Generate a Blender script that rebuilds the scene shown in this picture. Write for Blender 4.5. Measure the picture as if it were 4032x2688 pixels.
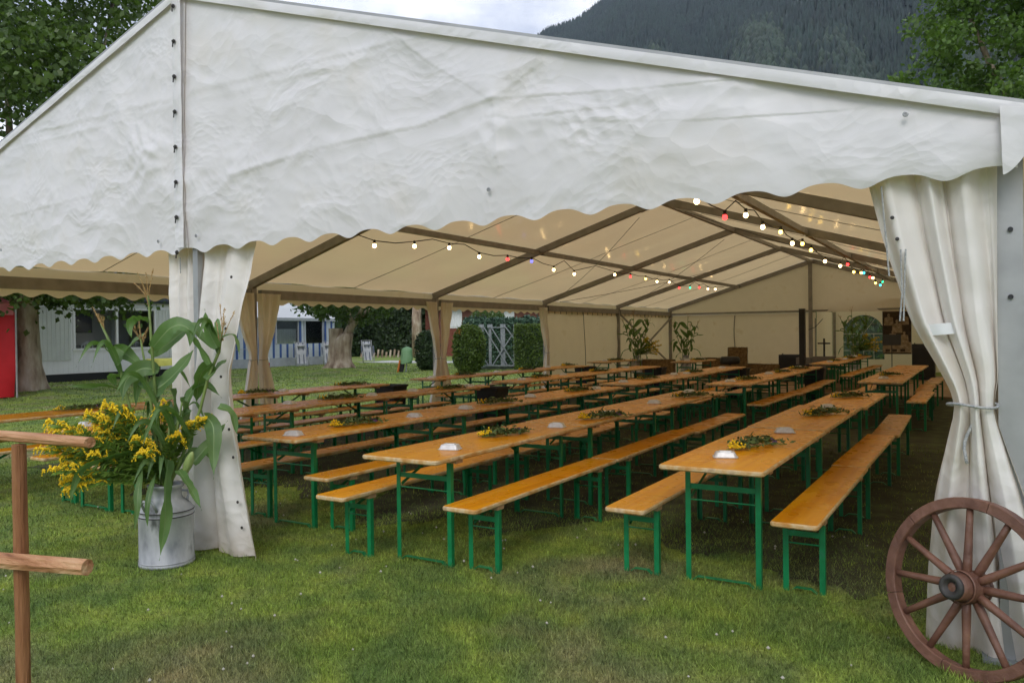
import bpy, math, random
import numpy as np
from mathutils import Vector, Matrix, noise
random.seed(7); rng = np.random.default_rng(7)
R = math.radians
for o in list(bpy.data.objects): bpy.data.objects.remove(o)
sc = bpy.context.scene
col = sc.collection

# ------------------------------------------------------------------ camera
CAM_YAW, CAM_PITCH, CAM_ROLL, CAM_H = -0.5425, -0.0084, -0.0125, 1.578
cd = bpy.data.cameras.new('camera'); cam = bpy.data.objects.new('camera', cd); col.objects.link(cam)
cd.sensor_width = 36; cd.lens = 36 * 3072 / 4032; cd.clip_start = 0.05; cd.clip_end = 9000
_f = Vector((math.sin(CAM_YAW) * math.cos(CAM_PITCH), math.cos(CAM_YAW) * math.cos(CAM_PITCH), math.sin(CAM_PITCH)))
_r = Vector((math.cos(CAM_YAW), -math.sin(CAM_YAW), 0)); _u = _r.cross(_f)
_c, _s = math.cos(CAM_ROLL), math.sin(CAM_ROLL)
_r2 = _c * _r + _s * _u; _u2 = -_s * _r + _c * _u
_m = Matrix((_r2, _u2, -_f)).transposed().to_4x4(); _m.translation = (0, 0, CAM_H)
cam.matrix_world = _m
sc.camera = cam

# ------------------------------------------------------------------ world: overcast alpine sky
SUN_EL, SUN_AZ = 38, 163       # degrees; azimuth the light comes from, clockwise from +Y
w = bpy.data.worlds.new('World'); sc.world = w; w.use_nodes = True
nt = w.node_tree; N = nt.nodes; L = nt.links
for n in list(N): N.remove(n)
out = N.new('ShaderNodeOutputWorld'); bg = N.new('ShaderNodeBackground'); bg.inputs['Strength'].default_value = 0.1
sky = N.new('ShaderNodeTexSky'); sky.sky_type = 'NISHITA'; sky.sun_disc = False
sky.sun_elevation = R(SUN_EL); sky.sun_rotation = R(SUN_AZ); sky.air_density = 1.2; sky.dust_density = 2.0
tc = N.new('ShaderNodeTexCoord')
mp = N.new('ShaderNodeMapping'); mp.inputs['Scale'].default_value = (1.0, 1.0, 2.2); mp.inputs['Location'].default_value = (3.1, 1.7, 0.2)
n1 = N.new('ShaderNodeTexNoise'); n1.inputs['Scale'].default_value = 2.3; n1.inputs['Detail'].default_value = 7; n1.inputs['Roughness'].default_value = .55
n2 = N.new('ShaderNodeTexNoise'); n2.inputs['Scale'].default_value = 1.7; n2.inputs['Detail'].default_value = 6
cr = N.new('ShaderNodeValToRGB'); cr.color_ramp.elements[0].position = .44; cr.color_ramp.elements[0].color = (5.0, 5.6, 7.2, 1)
cr.color_ramp.elements[1].position = .60; cr.color_ramp.elements[1].color = (12.2, 12.4, 12.9, 1)
cov = N.new('ShaderNodeMapRange'); cov.inputs[1].default_value = .22; cov.inputs[2].default_value = .4; cov.inputs[3].default_value = .72; cov.inputs[4].default_value = .98
mx = N.new('ShaderNodeMix'); mx.data_type = 'RGBA'
L.new(tc.outputs['Generated'], mp.inputs[0]); L.new(mp.outputs[0], n1.inputs[0]); L.new(mp.outputs[0], n2.inputs[0])
L.new(n1.outputs['Fac'], cr.inputs[0]); L.new(n2.outputs['Fac'], cov.inputs[0]); L.new(cov.outputs[0], mx.inputs[0])
L.new(sky.outputs[0], mx.inputs[6]); L.new(cr.outputs[0], mx.inputs[7]); L.new(mx.outputs[2], bg.inputs[0]); L.new(bg.outputs[0], out.inputs[0])
sd = bpy.data.lights.new('sun', 'SUN'); sd.energy = 1.15; sd.angle = R(25); sd.color = (1, .96, .9)
so = bpy.data.objects.new('sun', sd); col.objects.link(so)
_d = Vector((math.sin(R(SUN_AZ)) * math.cos(R(SUN_EL)), math.cos(R(SUN_AZ)) * math.cos(R(SUN_EL)), math.sin(R(SUN_EL))))
so.rotation_euler = _d.to_track_quat('Z', 'Y').to_euler()
sc.view_settings.view_transform = 'Standard'; sc.view_settings.look = 'None'
sc.view_settings.exposure = 0.32; sc.view_settings.gamma = 1
sc.render.engine = 'CYCLES'; sc.cycles.use_denoising = True
try: sc.cycles.denoiser = 'OPENIMAGEDENOISE'
except Exception: pass
sc.cycles.max_bounces = 6; sc.cycles.transparent_max_bounces = 8; sc.cycles.caustics_reflective = False; sc.cycles.caustics_refractive = False
sc.cycles.sample_clamp_indirect = 6
sc.cycles.use_adaptive_sampling = True; sc.cycles.adaptive_threshold = .015

# ------------------------------------------------------------------ materials
def nm(name):
    m = bpy.data.materials.new(name); m.use_nodes = True
    return m, m.node_tree.nodes, m.node_tree.links, m.node_tree.nodes['Principled BSDF']
def ramp(N_, stops):
    c = N_.new('ShaderNodeValToRGB'); e = c.color_ramp.elements
    while len(e) < len(stops): e.new(0.5)
    for k, (p, c3) in enumerate(stops): e[k].position = p; e[k].color = (*c3, 1)
    return c
def pm(name, stops, scale=8, rough=.6, bump=.0, bscale=60, metal=0, coat=0, stretch=(1, 1, 1), transl=None, tw=.2, rnd=.0, detail=5, spec=.5, island=0, world=False, rvar=0):
    """generic procedural material: noise ramp colour, roughness, bump, optional translucency and random variation"""
    m, n, l, b = nm(name)
    if not isinstance(stops[0], tuple) or len(stops) == 3 and not isinstance(stops[0][1], tuple): stops = [(0, stops), (1, stops)]
    t = n.new('ShaderNodeTexCoord'); mp = n.new('ShaderNodeMapping'); mp.inputs['Scale'].default_value = stretch
    if world:
        g = n.new('ShaderNodeNewGeometry'); l.new(g.outputs['Position'], mp.inputs[0])
    else:
        oi = n.new('ShaderNodeObjectInfo'); ad = n.new('ShaderNodeVectorMath'); ad.operation = 'ADD'
        mu = n.new('ShaderNodeMath'); mu.operation = 'MULTIPLY'; mu.inputs[1].default_value = 37
        l.new(oi.outputs['Random'], mu.inputs[0]); l.new(t.outputs['Object'], ad.inputs[0]); l.new(mu.outputs[0], ad.inputs[1]); l.new(ad.outputs[0], mp.inputs[0])
    no = n.new('ShaderNodeTexNoise'); no.inputs['Scale'].default_value = scale; no.inputs['Detail'].default_value = detail
    l.new(mp.outputs[0], no.inputs[0])
    c = ramp(n, stops); l.new(no.outputs['Fac'], c.inputs[0]); cout = c.outputs[0]
    if rnd or island:
        hs = n.new('ShaderNodeHueSaturation'); mr = n.new('ShaderNodeMapRange'); a = max(rnd, island)
        mr.inputs[3].default_value = 1 - a; mr.inputs[4].default_value = 1 + a
        if island:
            g2 = n.new('ShaderNodeNewGeometry'); l.new(g2.outputs['Random Per Island'], mr.inputs[0])
        else:
            o2 = n.new('ShaderNodeObjectInfo'); l.new(o2.outputs['Random'], mr.inputs[0])
        l.new(mr.outputs[0], hs.inputs['Value']); l.new(cout, hs.inputs['Color']); cout = hs.outputs[0]
    l.new(cout, b.inputs['Base Color'])
    b.inputs['Roughness'].default_value = rough; b.inputs['Metallic'].default_value = metal; b.inputs['Specular IOR Level'].default_value = spec
    if rvar:
        rr = n.new('ShaderNodeMapRange'); rr.inputs[3].default_value = max(0, rough - rvar); rr.inputs[4].default_value = min(1, rough + rvar)
        l.new(no.outputs['Fac'], rr.inputs[0]); l.new(rr.outputs[0], b.inputs['Roughness'])
    if coat: b.inputs['Coat Weight'].default_value = coat; b.inputs['Coat Roughness'].default_value = .12
    if bump:
        nb = n.new('ShaderNodeTexNoise'); nb.inputs['Scale'].default_value = bscale; nb.inputs['Detail'].default_value = 4
        l.new(mp.outputs[0], nb.inputs[0]); bp = n.new('ShaderNodeBump'); bp.inputs['Strength'].default_value = bump; bp.inputs['Distance'].default_value = .02
        l.new(nb.outputs['Fac'], bp.inputs['Height']); l.new(bp.outputs[0], b.inputs['Normal'])
    if transl:
        tr = n.new('ShaderNodeBsdfTranslucent'); tr.inputs[0].default_value = (*transl, 1)
        ms = n.new('ShaderNodeMixShader'); ms.inputs[0].default_value = tw
        l.new(b.outputs[0], ms.inputs[1]); l.new(tr.outputs[0], ms.inputs[2]); l.new(ms.outputs[0], n['Material Output'].inputs[0])
    return m
M = {}
M['pvc'] = pm('white_pvc_tarpaulin', [(.3, (.73, .755, .79)), (.6, (.79, .815, .85)), (.75, (.70, .71, .71))], 2.2, .42, .12, 25, transl=(.80, .60, .32), tw=.12)
M['pvc_roof'] = pm('roof_tarpaulin', [(.3, (.70, .66, .56)), (.7, (.78, .73, .62))], 1.5, .19, .10, 30, stretch=(1, .18, 1), transl=(.88, .66, .36), tw=.36)
M['pvc_curtain'] = pm('curtain_tarpaulin', [(.35, (.74, .745, .745)), (.62, (.78, .785, .785)), (.8, (.62, .59, .52))], 3, .40, .06, 18, transl=(.92, .65, .32), tw=.34)
M['alu'] = pm('dull_aluminium', [(.3, (.33, .335, .34)), (.7, (.43, .435, .44))], 5, .48, .03, 40, metal=.55, rvar=.1)
M['alu_brown'] = pm('shade_brown_aluminium', [(.3, (.22, .21, .195)), (.7, (.31, .295, .275))], 5, .5, .03, 40, metal=.25)  # same aluminium with the tent's brownish shade put into its colour
M['steel'] = pm('galvanised_steel', [(.35, (.20, .225, .24)), (.65, (.31, .335, .35))], 14, .55, .05, 60, metal=.3)
M['dark'] = pm('dark_plastic', [(.3, (.010, .011, .013)), (.7, (.02, .021, .024))], 6, .5)
M['green'] = pm('green_enamel', [(.35, (.003, .165, .052)), (.62, (.005, .20, .066)), (.74, (.02, .19, .085))], 18, .38, .04, 80, rnd=.12)
M['batten'] = pm('pale_batten_wood', [(.3, (.34, .20, .10)), (.7, (.48, .31, .17))], 9, .6, .1, 60, stretch=(.3, 1, 1))
M['rope'] = pm('rope', [(.3, (.22, .24, .26)), (.7, (.5, .5, .48))], 120, .8, .4, 200)
M['foil'] = pm('white_plastic_tray', [(.3, (.52, .53, .54)), (.7, (.68, .69, .71))], 30, .3, .05, 60, metal=.12)
M['rubber'] = pm('black_cable', (.012, .012, .012), 5, .6)
# varnished orange wood: long grain along local Y
def wood_top():
    m, n, l, b = nm('orange_varnished_wood')
    t = n.new('ShaderNodeTexCoord'); oi = n.new('ShaderNodeObjectInfo'); mu = n.new('ShaderNodeMath'); mu.operation = 'MULTIPLY'; mu.inputs[1].default_value = 53
    ad = n.new('ShaderNodeVectorMath'); mp = n.new('ShaderNodeMapping'); mp.inputs['Scale'].default_value = (9, .55, 9)
    l.new(oi.outputs['Random'], mu.inputs[0]); l.new(t.outputs['Object'], ad.inputs[0]); l.new(mu.outputs[0], ad.inputs[1]); l.new(ad.outputs[0], mp.inputs[0])
    g = n.new('ShaderNodeTexNoise'); g.inputs['Scale'].default_value = 2.2; g.inputs['Detail'].default_value = 8; g.inputs['Distortion'].default_value = .6; l.new(mp.outputs[0], g.inputs[0])
    c = ramp(n, [(.28, (.60, .205, .002)), (.5, (.74, .295, .004)), (.72, (.80, .36, .008))]); l.new(g.outputs['Fac'], c.inputs[0])
    v = n.new('ShaderNodeTexVoronoi'); v.inputs['Scale'].default_value = 4.2; v.inputs['Randomness'].default_value = 1; l.new(ad.outputs[0], v.inputs[0])
    k = ramp(n, [(.0, (.28, .1, .02)), (.06, (.5, .25, .1)), (.12, (1, 1, 1))]); l.new(v.outputs['Distance'], k.inputs[0])
    mm = n.new('ShaderNodeMix'); mm.data_type = 'RGBA'; mm.blend_type = 'MULTIPLY'; mm.inputs[0].default_value = .25; l.new(c.outputs[0], mm.inputs[6]); l.new(k.outputs[0], mm.inputs[7])
    hs = n.new('ShaderNodeHueSaturation'); mr = n.new('ShaderNodeMapRange'); mr.inputs[3].default_value = .76; mr.inputs[4].default_value = 1.12; b.inputs['Specular IOR Level'].default_value = .32
    l.new(oi.outputs['Random'], mr.inputs[0]); l.new(mr.outputs[0], hs.inputs['Value']); l.new(mm.outputs[2], hs.inputs['Color']); l.new(hs.outputs[0], b.inputs['Base Color'])
    rn = n.new('ShaderNodeTexNoise'); rn.inputs['Scale'].default_value = 5; l.new(ad.outputs[0], rn.inputs[0]); rr = n.new('ShaderNodeMapRange'); rr.inputs[3].default_value = .16; rr.inputs[4].default_value = .42
    l.new(rn.outputs['Fac'], rr.inputs[0]); l.new(rr.outputs[0], b.inputs['Roughness'])
    bp = n.new('ShaderNodeBump'); bp.inputs['Strength'].default_value = .08; bp.inputs['Distance'].default_value = .004; l.new(g.outputs['Fac'], bp.inputs['Height']); l.new(bp.outputs[0], b.inputs['Normal'])
    return m
M['wood'] = wood_top()
M['edge'] = pm('worn_board_edge', [(.32, (.46, .22, .05)), (.46, (.56, .36, .15)), (.56, (.60, .46, .26)), (.7, (.38, .25, .14))], 16, .6, .35, 50, stretch=(1, .5, 1))
M['log'] = pm('peeled_log', [(.25, (.13, .045, .016)), (.42, (.24, .095, .036)), (.6, (.32, .145, .06)), (.78, (.46, .27, .13))], 9, .65, .6, 26, stretch=(3, 3, .35))
M['log_x'] = pm('peeled_rail', [(.25, (.22, .085, .03)), (.42, (.40, .18, .08)), (.58, (.52, .28, .14)), (.75, (.66, .44, .25))], 9, .65, .6, 26, stretch=(.35, 3, 3))
M['wheel'] = pm('brown_painted_wheel_wood', [(.3, (.10, .043, .027)), (.5, (.15, .068, .043)), (.66, (.185, .088, .056)), (.73, (.23, .125, .075)), (.77, (.50, .34, .17))], 11, .55, .35, 30, rnd=.1)
M['iron'] = pm('dark_hub_iron', [(.3, (.02, .019, .018)), (.7, (.055, .05, .046))], 14, .6, .3, 30)
M['can'] = pm('scuffed_milk_can_aluminium', [(.3, (.17, .175, .19)), (.42, (.36, .37, .39)), (.6, (.52, .53, .55)), (.70, (.16, .165, .17))], 7, .55, .2, 14, metal=.3, stretch=(1, 1, .45), rvar=.15)
M['corn'] = pm('corn_leaf', [(.3, (.075, .15, .045)), (.7, (.15, .25, .08))], 6, .5, .15, 40, stretch=(1, 1, 1), transl=(.16, .34, .05), tw=.3, rnd=.2)
M['cornrib'] = pm('corn_midrib', (.20, .29, .11), 6, .5)
M['cornstem'] = pm('corn_stem', [(.3, (.09, .15, .03)), (.7, (.20, .27, .07))], 9, .5)
M['tassel'] = pm('corn_tassel', [(.3, (.36, .22, .08)), (.7, (.55, .38, .17))], 30, .8)
M['cob'] = pm('corn_husk', [(.3, (.20, .30, .08)), (.7, (.36, .44, .16))], 20, .6, .2, 60, stretch=(3, 3, .5))
M['gold'] = pm('goldenrod_bloom', [(.3, (.72, .46, .004)), (.7, (.92, .68, .01))], 40, .7, island=.25)
M['goldleaf'] = pm('goldenrod_leaf', [(.3, (.11, .20, .025)), (.7, (.20, .32, .05))], 9, .6, transl=(.18, .3, .04), tw=.25, island=.25)
M['herb'] = pm('herb_leaf', [(.3, (.045, .08, .02)), (.7, (.10, .15, .04))], 20, .7, island=.3)
M['violet'] = pm('violet_bloom', (.16, .06, .26), 5, .7)
M['rust'] = pm('rusty_bloom', (.24, .09, .03), 5, .7)
M['leaf'] = pm('tree_leaf', [(.3, (.046, .086, .018)), (.55, (.08, .135, .03)), (.75, (.14, .205, .055))], .9, .45, transl=(.13, .24, .03), tw=.28, island=.3, world=True)
M['leaf2'] = pm('maple_leaf', [(.3, (.05, .10, .016)), (.55, (.09, .165, .03)), (.75, (.16, .25, .05))], .9, .45, transl=(.15, .28, .03), tw=.3, island=.3, world=True)
M['thuja'] = pm('dark_thuja_foliage', [(.3, (.014, .034, .010)), (.7, (.04, .075, .02))], 2.5, .6, island=.35, world=True)
M['thuja_y'] = pm('yellow_green_thuja_foliage', [(.3, (.035, .07, .008)), (.7, (.10, .16, .02))], 2.5, .6, transl=(.14, .2, .02), tw=.2, island=.3, world=True)
M['spruce'] = pm('blue_spruce_foliage', [(.3, (.03, .075, .045)), (.7, (.075, .14, .085))], 2.5, .6, island=.3, world=True)
M['bark'] = pm('pale_flaking_bark', [(.30, (.13, .085, .055)), (.44, (.30, .22, .155)), (.58, (.46, .37, .28)), (.72, (.58, .51, .42))], 3.6, .85, 1.0, 10, stretch=(1, 1, .35))
M['hay'] = pm('straw', [(.3, (.10, .06, .02)), (.7, (.26, .17, .07))], 18, .85, .6, 60, island=.4)
M['whitewall'] = pm('white_painted_panel', [(.3, (.80, .81, .82)), (.7, (.86, .87, .88))], 3, .5)
M['panelgrey'] = pm('grey_green_ribbed_panel', [(.3, (.62, .65, .63)), (.7, (.70, .73, .70))], 3, .5)
M['black'] = pm('black_skirt', (.012, .013, .016), 3, .5)
M['bluegrey'] = pm('blue_grey_roof_edge', (.07, .085, .12), 3, .45)
M['glass'] = None
M['red'] = pm('red_tent_fabric', [(.3, (.56, .008, .014)), (.7, (.66, .014, .022))], 3, .55, .2, 8, transl=(.7, .02, .03), tw=.25)
M['pinkred'] = pm('faded_red_fabric', [(.3, (.68, .18, .20)), (.7, (.76, .26, .28))], 3, .55, .2, 8, transl=(.7, .1, .1), tw=.25)
M['awngrey'] = pm('grey_awning_cloth', [(.3, (.36, .38, .42)), (.7, (.44, .46, .50))], 4, .7)
M['blue'] = pm('blue_awning_stripe', [(.3, (.035, .085, .27)), (.7, (.055, .12, .34))], 4, .7)
M['awnwhite'] = pm('pale_awning_stripe', [(.3, (.60, .65, .72)), (.7, (.70, .75, .80))], 4, .7, transl=(.7, .75, .8), tw=.25)
M['roofwhite'] = pm('white_awning_roof', [(.3, (.74, .76, .80)), (.7, (.82, .84, .86))], 2, .5, transl=(.8, .8, .82), tw=.35)
M['lace'] = pm('lace_curtain', [(.3, (.60, .62, .66)), (.7, (.84, .86, .88))], 9, .8, stretch=(8, 8, 1))
M['interior'] = pm('beige_interior_wall', (.62, .60, .55), 3, .7)
M['cabinet'] = pm('grey_brown_cabinet', (.17, .155, .14), 3, .5)
M['plasticwhite'] = pm('white_plastic', (.75, .75, .75), 3, .35)
M['yellow'] = pm('yellow_cloth', [(.3, (.62, .58, .08)), (.7, (.72, .68, .14))], 3, .7)
M['greenbag'] = pm('pale_green_bag', [(.3, (.20, .38, .19)), (.7, (.28, .46, .26))], 3, .35, .3, 5, transl=(.25, .5, .25), tw=.25)
M['orange'] = pm('orange_board', (.55, .16, .03), 3, .6)
M['ballblue'] = pm('blue_gloss', (.02, .02, .28), 3, .2)
M['redwood'] = pm('red_brown_timber', [(.3, (.13, .028, .012)), (.7, (.19, .048, .022))], 6, .6, .2, 20, stretch=(1, 1, 6))
M['shutter'] = pm('brown_shutter', (.12, .035, .018), 6, .6)
M['patio'] = pm('concrete_slab', [(.3, (.40, .40, .39)), (.7, (.52, .52, .50))], 5, .8)
M['floorwood'] = pm('timber_floor_panel', [(.3, (.22, .12, .05)), (.7, (.32, .19, .09))], 6, .5, .1, 30, stretch=(1, .2, 1), rnd=.2)
M['shade_soil'] = pm('shade_dark_soil', [(.32, (.032, .030, .015)), (.5, (.048, .052, .022)), (.66, (.07, .092, .03))], 4.5, .95, .6, 45, world=True)  # dark floor tone with the shade under the tent put into it
M['textile'] = pm('recliner_textile', [(.3, (.34, .35, .37)), (.7, (.44, .45, .46))], 6, .7)
M['clover'] = pm('clover_bloom', (.42, .40, .33), 4, .8)
M['conifer'] = pm('far_conifer', [(.3, (.006, .018, .018)), (.7, (.016, .036, .027))], .012, .7, island=.4, world=True)
M['broadleaf'] = pm('far_broadleaf', [(.3, (.016, .034, .022)), (.7, (.030, .052, .028))], .012, .7, island=.35, world=True)
def crease_pvc(name, base, strength, sc1, sc2, tw_, world_, s3=16):
    """white PVC with crisp creases: voronoi facets in warped coordinates drive the bump"""
    m, n, l, b = nm(name)
    g = n.new('ShaderNodeNewGeometry'); t = g.outputs['Position']
    wn = n.new('ShaderNodeTexNoise'); wn.inputs['Scale'].default_value = 1.3; wn.inputs['Detail'].default_value = 2; l.new(t, wn.inputs[0])
    wm = n.new('ShaderNodeVectorMath'); wm.operation = 'MULTIPLY_ADD'; wm.inputs[1].default_value = (.5, .5, .5); l.new(wn.outputs['Color'], wm.inputs[0]); l.new(t, wm.inputs[2])
    hs_ = []
    for k, (s, rot, st, seed) in enumerate(((sc1, .35, (1, 1, 1.7), 0), (sc2, -.5, (1, 1, 1.5), 5), (s3, .2, (1, 1, 1.3), 9))):
        mp = n.new('ShaderNodeMapping'); mp.inputs['Rotation'].default_value = (0, rot, 0); mp.inputs['Scale'].default_value = st; mp.inputs['Location'].default_value = (seed, seed, 0); l.new(wm.outputs[0], mp.inputs[0])
        v = n.new('ShaderNodeTexVoronoi'); v.inputs['Scale'].default_value = s; l.new(mp.outputs[0], v.inputs[0])
        mk = n.new('ShaderNodeTexNoise'); mk.inputs['Scale'].default_value = .9 + .5 * k; mk.inputs['Detail'].default_value = 2; l.new(mp.outputs[0], mk.inputs[0])
        mr = n.new('ShaderNodeMapRange'); mr.inputs[1].default_value = .42; mr.inputs[2].default_value = .66; mr.inputs[3].default_value = .12; mr.inputs[4].default_value = 1; l.new(mk.outputs['Fac'], mr.inputs[0])
        mu = n.new('ShaderNodeMath'); mu.operation = 'MULTIPLY'; l.new(v.outputs['Distance'], mu.inputs[0]); l.new(mr.outputs[0], mu.inputs[1])
        mu2 = n.new('ShaderNodeMath'); mu2.operation = 'MULTIPLY'; mu2.inputs[1].default_value = (.72, .42, .13)[k]; l.new(mu.outputs[0], mu2.inputs[0]); hs_.append(mu2.outputs[0])
    a1 = n.new('ShaderNodeMath'); l.new(hs_[0], a1.inputs[0]); l.new(hs_[1], a1.inputs[1]); a2 = n.new('ShaderNodeMath'); l.new(a1.outputs[0], a2.inputs[0]); l.new(hs_[2], a2.inputs[1])
    bp = n.new('ShaderNodeBump'); bp.inputs['Strength'].default_value = strength; bp.inputs['Distance'].default_value = .06; l.new(a2.outputs[0], bp.inputs['Height']); l.new(bp.outputs[0], b.inputs['Normal'])
    cn = n.new('ShaderNodeTexNoise'); cn.inputs['Scale'].default_value = 1.8; cn.inputs['Detail'].default_value = 6; l.new(t, cn.inputs[0])
    c = ramp(n, [(.32, tuple(x * .93 for x in base)), (.55, base), (.72, (base[0] * .95, base[1] * .93, base[2] * .88))]); l.new(cn.outputs['Fac'], c.inputs[0]); l.new(c.outputs[0], b.inputs['Base Color'])
    b.inputs['Roughness'].default_value = .4
    sx = n.new('ShaderNodeSeparateXYZ'); l.new(t, sx.inputs[0]); zr = n.new('ShaderNodeMapRange'); zr.inputs[1].default_value = .02; zr.inputs[2].default_value = .34; zr.inputs[3].default_value = 1; zr.inputs[4].default_value = 0; l.new(sx.outputs[2], zr.inputs[0])
    dn = n.new('ShaderNodeTexNoise'); dn.inputs['Scale'].default_value = 9; dn.inputs['Detail'].default_value = 6; l.new(t, dn.inputs[0]); dm_ = n.new('ShaderNodeMath'); dm_.operation = 'MULTIPLY'; l.new(zr.outputs[0], dm_.inputs[0]); l.new(dn.outputs['Fac'], dm_.inputs[1])
    dx_ = n.new('ShaderNodeMix'); dx_.data_type = 'RGBA'; l.new(dm_.outputs[0], dx_.inputs[0]); l.new(c.outputs[0], dx_.inputs[6]); dx_.inputs[7].default_value = (.30, .22, .13, 1); l.new(dx_.outputs[2], b.inputs['Base Color'])
    tr = n.new('ShaderNodeBsdfTranslucent'); tr.inputs[0].default_value = (.80, .62, .36, 1); ms = n.new('ShaderNodeMixShader'); ms.inputs[0].default_value = tw_
    l.new(b.outputs[0], ms.inputs[1]); l.new(tr.outputs[0], ms.inputs[2]); l.new(ms.outputs[0], n['Material Output'].inputs[0]); return m
M['pvc_gable'] = crease_pvc('creased_gable_tarpaulin', (.765, .755, .79), .60, 1.9, 5.0, .10, True)
M['pvc_front'] = crease_pvc('creased_curtain_tarpaulin', (.81, .785, .755), .38, 2.6, 7.0, .12, True)
def glass_mat():
    m, n, l, b = nm('window_glass')
    t = n.new('ShaderNodeBsdfTransparent'); t.inputs[0].default_value = (.95, .97, .97, 1); g = n.new('ShaderNodeBsdfGlossy'); g.inputs['Roughness'].default_value = .04
    fr = n.new('ShaderNodeFresnel'); fr.inputs[0].default_value = 1.45; ms = n.new('ShaderNodeMixShader')
    l.new(fr.outputs[0], ms.inputs[0]); l.new(t.outputs[0], ms.inputs[1]); l.new(g.outputs[0], ms.inputs[2]); l.new(ms.outputs[0], n['Material Output'].inputs[0]); return m
M['glass'] = glass_mat()
def film_mat():
    m, n, l, b = nm('clear_pvc_film')
    t = n.new('ShaderNodeBsdfTransparent'); t.inputs[0].default_value = (.62, .68, .66, 1); g = n.new('ShaderNodeBsdfGlossy'); g.inputs['Roughness'].default_value = .15
    ms = n.new('ShaderNodeMixShader'); ms.inputs[0].default_value = .08
    l.new(t.outputs[0], ms.inputs[1]); l.new(g.outputs[0], ms.inputs[2]); l.new(ms.outputs[0], n['Material Output'].inputs[0]); return m
M['film'] = film_mat()
def bulb(name, c, s):
    m, n, l, b = nm(name); b.inputs['Base Color'].default_value = (*c, 1); b.inputs['Emission Color'].default_value = (*c, 1); b.inputs['Emission Strength'].default_value = s; return m
BULB = {'w': bulb('warm_white_bulb', (1, .66, .28), 14), 'y': bulb('yellow_bulb', (1, .60, .10), 8), 'r': bulb('red_bulb', (1, .03, .03), 5),
        'g': bulb('green_bulb', (.02, .8, .3), 3), 'b': bulb('blue_bulb', (.15, .15, 1), 2.2), 'c': bulb('cyan_bulb', (.05, .6, .75), 3.5)}
# lawn
def lawn_mat(name, blades):
    m, n, l, b = nm(name)
    g = n.new('ShaderNodeNewGeometry')
    a = n.new('ShaderNodeTexNoise'); a.inputs['Scale'].default_value = .75; a.inputs['Detail'].default_value = 4; l.new(g.outputs['Position'], a.inputs[0])
    c = ramp(n, [(.28, (.115, .18, .045)), (.42, (.155, .225, .055)), (.50, (.23, .305, .055)), (.58, (.185, .23, .075)), (.72, (.29, .26, .13))]); l.new(a.outputs['Fac'], c.inputs[0])
    a2 = n.new('ShaderNodeTexNoise'); a2.inputs['Scale'].default_value = 4.5; a2.inputs['Detail'].default_value = 5; l.new(g.outputs['Position'], a2.inputs[0])
    c2 = ramp(n, [(.34, (.72, .80, .80)), (.52, (1, 1, 1)), (.70, (1.25, 1.12, 1.15))]); l.new(a2.outputs['Fac'], c2.inputs[0])
    mm = n.new('ShaderNodeMix'); mm.data_type = 'RGBA'; mm.blend_type = 'MULTIPLY'; mm.inputs[0].default_value = 1; l.new(c.outputs[0], mm.inputs[6]); l.new(c2.outputs[0], mm.inputs[7])
    hs = n.new('ShaderNodeHueSaturation'); mr = n.new('ShaderNodeMapRange'); mr.inputs[3].default_value = .5; mr.inputs[4].default_value = 1.75
    if blades: l.new(g.outputs['Random Per Island'], mr.inputs[0])
    else:
        mr.inputs[3].default_value = .55; mr.inputs[4].default_value = 1.2
        a3 = n.new('ShaderNodeTexNoise'); a3.inputs['Scale'].default_value = 55; l.new(g.outputs['Position'], a3.inputs[0]); l.new(a3.outputs['Fac'], mr.inputs[0])
    fn_ = n.new('ShaderNodeTexNoise'); fn_.inputs['Scale'].default_value = 38; fn_.inputs['Detail'].default_value = 3; fn_.inputs['Roughness'].default_value = .75; l.new(g.outputs['Position'], fn_.inputs[0])
    fr_ = n.new('ShaderNodeMapRange'); fr_.inputs[1].default_value = .3; fr_.inputs[2].default_value = .7; fr_.inputs[3].default_value = .5; fr_.inputs[4].default_value = 1.5; l.new(fn_.outputs['Fac'], fr_.inputs[0])
    fm_ = n.new('ShaderNodeMath'); fm_.operation = 'MULTIPLY'; l.new(mr.outputs[0], fm_.inputs[0]); l.new(fr_.outputs[0], fm_.inputs[1])
    l.new(fm_.outputs[0], hs.inputs['Value']); l.new(mm.outputs[2], hs.inputs['Color']); l.new(hs.outputs[0], b.inputs['Base Color'])
    b.inputs['Roughness'].default_value = .6 if blades else .9; b.inputs['Specular IOR Level'].default_value = .25
    if blades:
        tr = n.new('ShaderNodeBsdfTranslucent'); ms = n.new('ShaderNodeMixShader'); ms.inputs[0].default_value = .3
        l.new(hs.outputs[0], tr.inputs[0]); l.new(b.outputs[0], ms.inputs[1]); l.new(tr.outputs[0], ms.inputs[2]); l.new(ms.outputs[0], n['Material Output'].inputs[0])
    return m
M['lawn'] = lawn_mat('lawn_ground', False); M['blade'] = lawn_mat('grass_blade', True)

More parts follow.
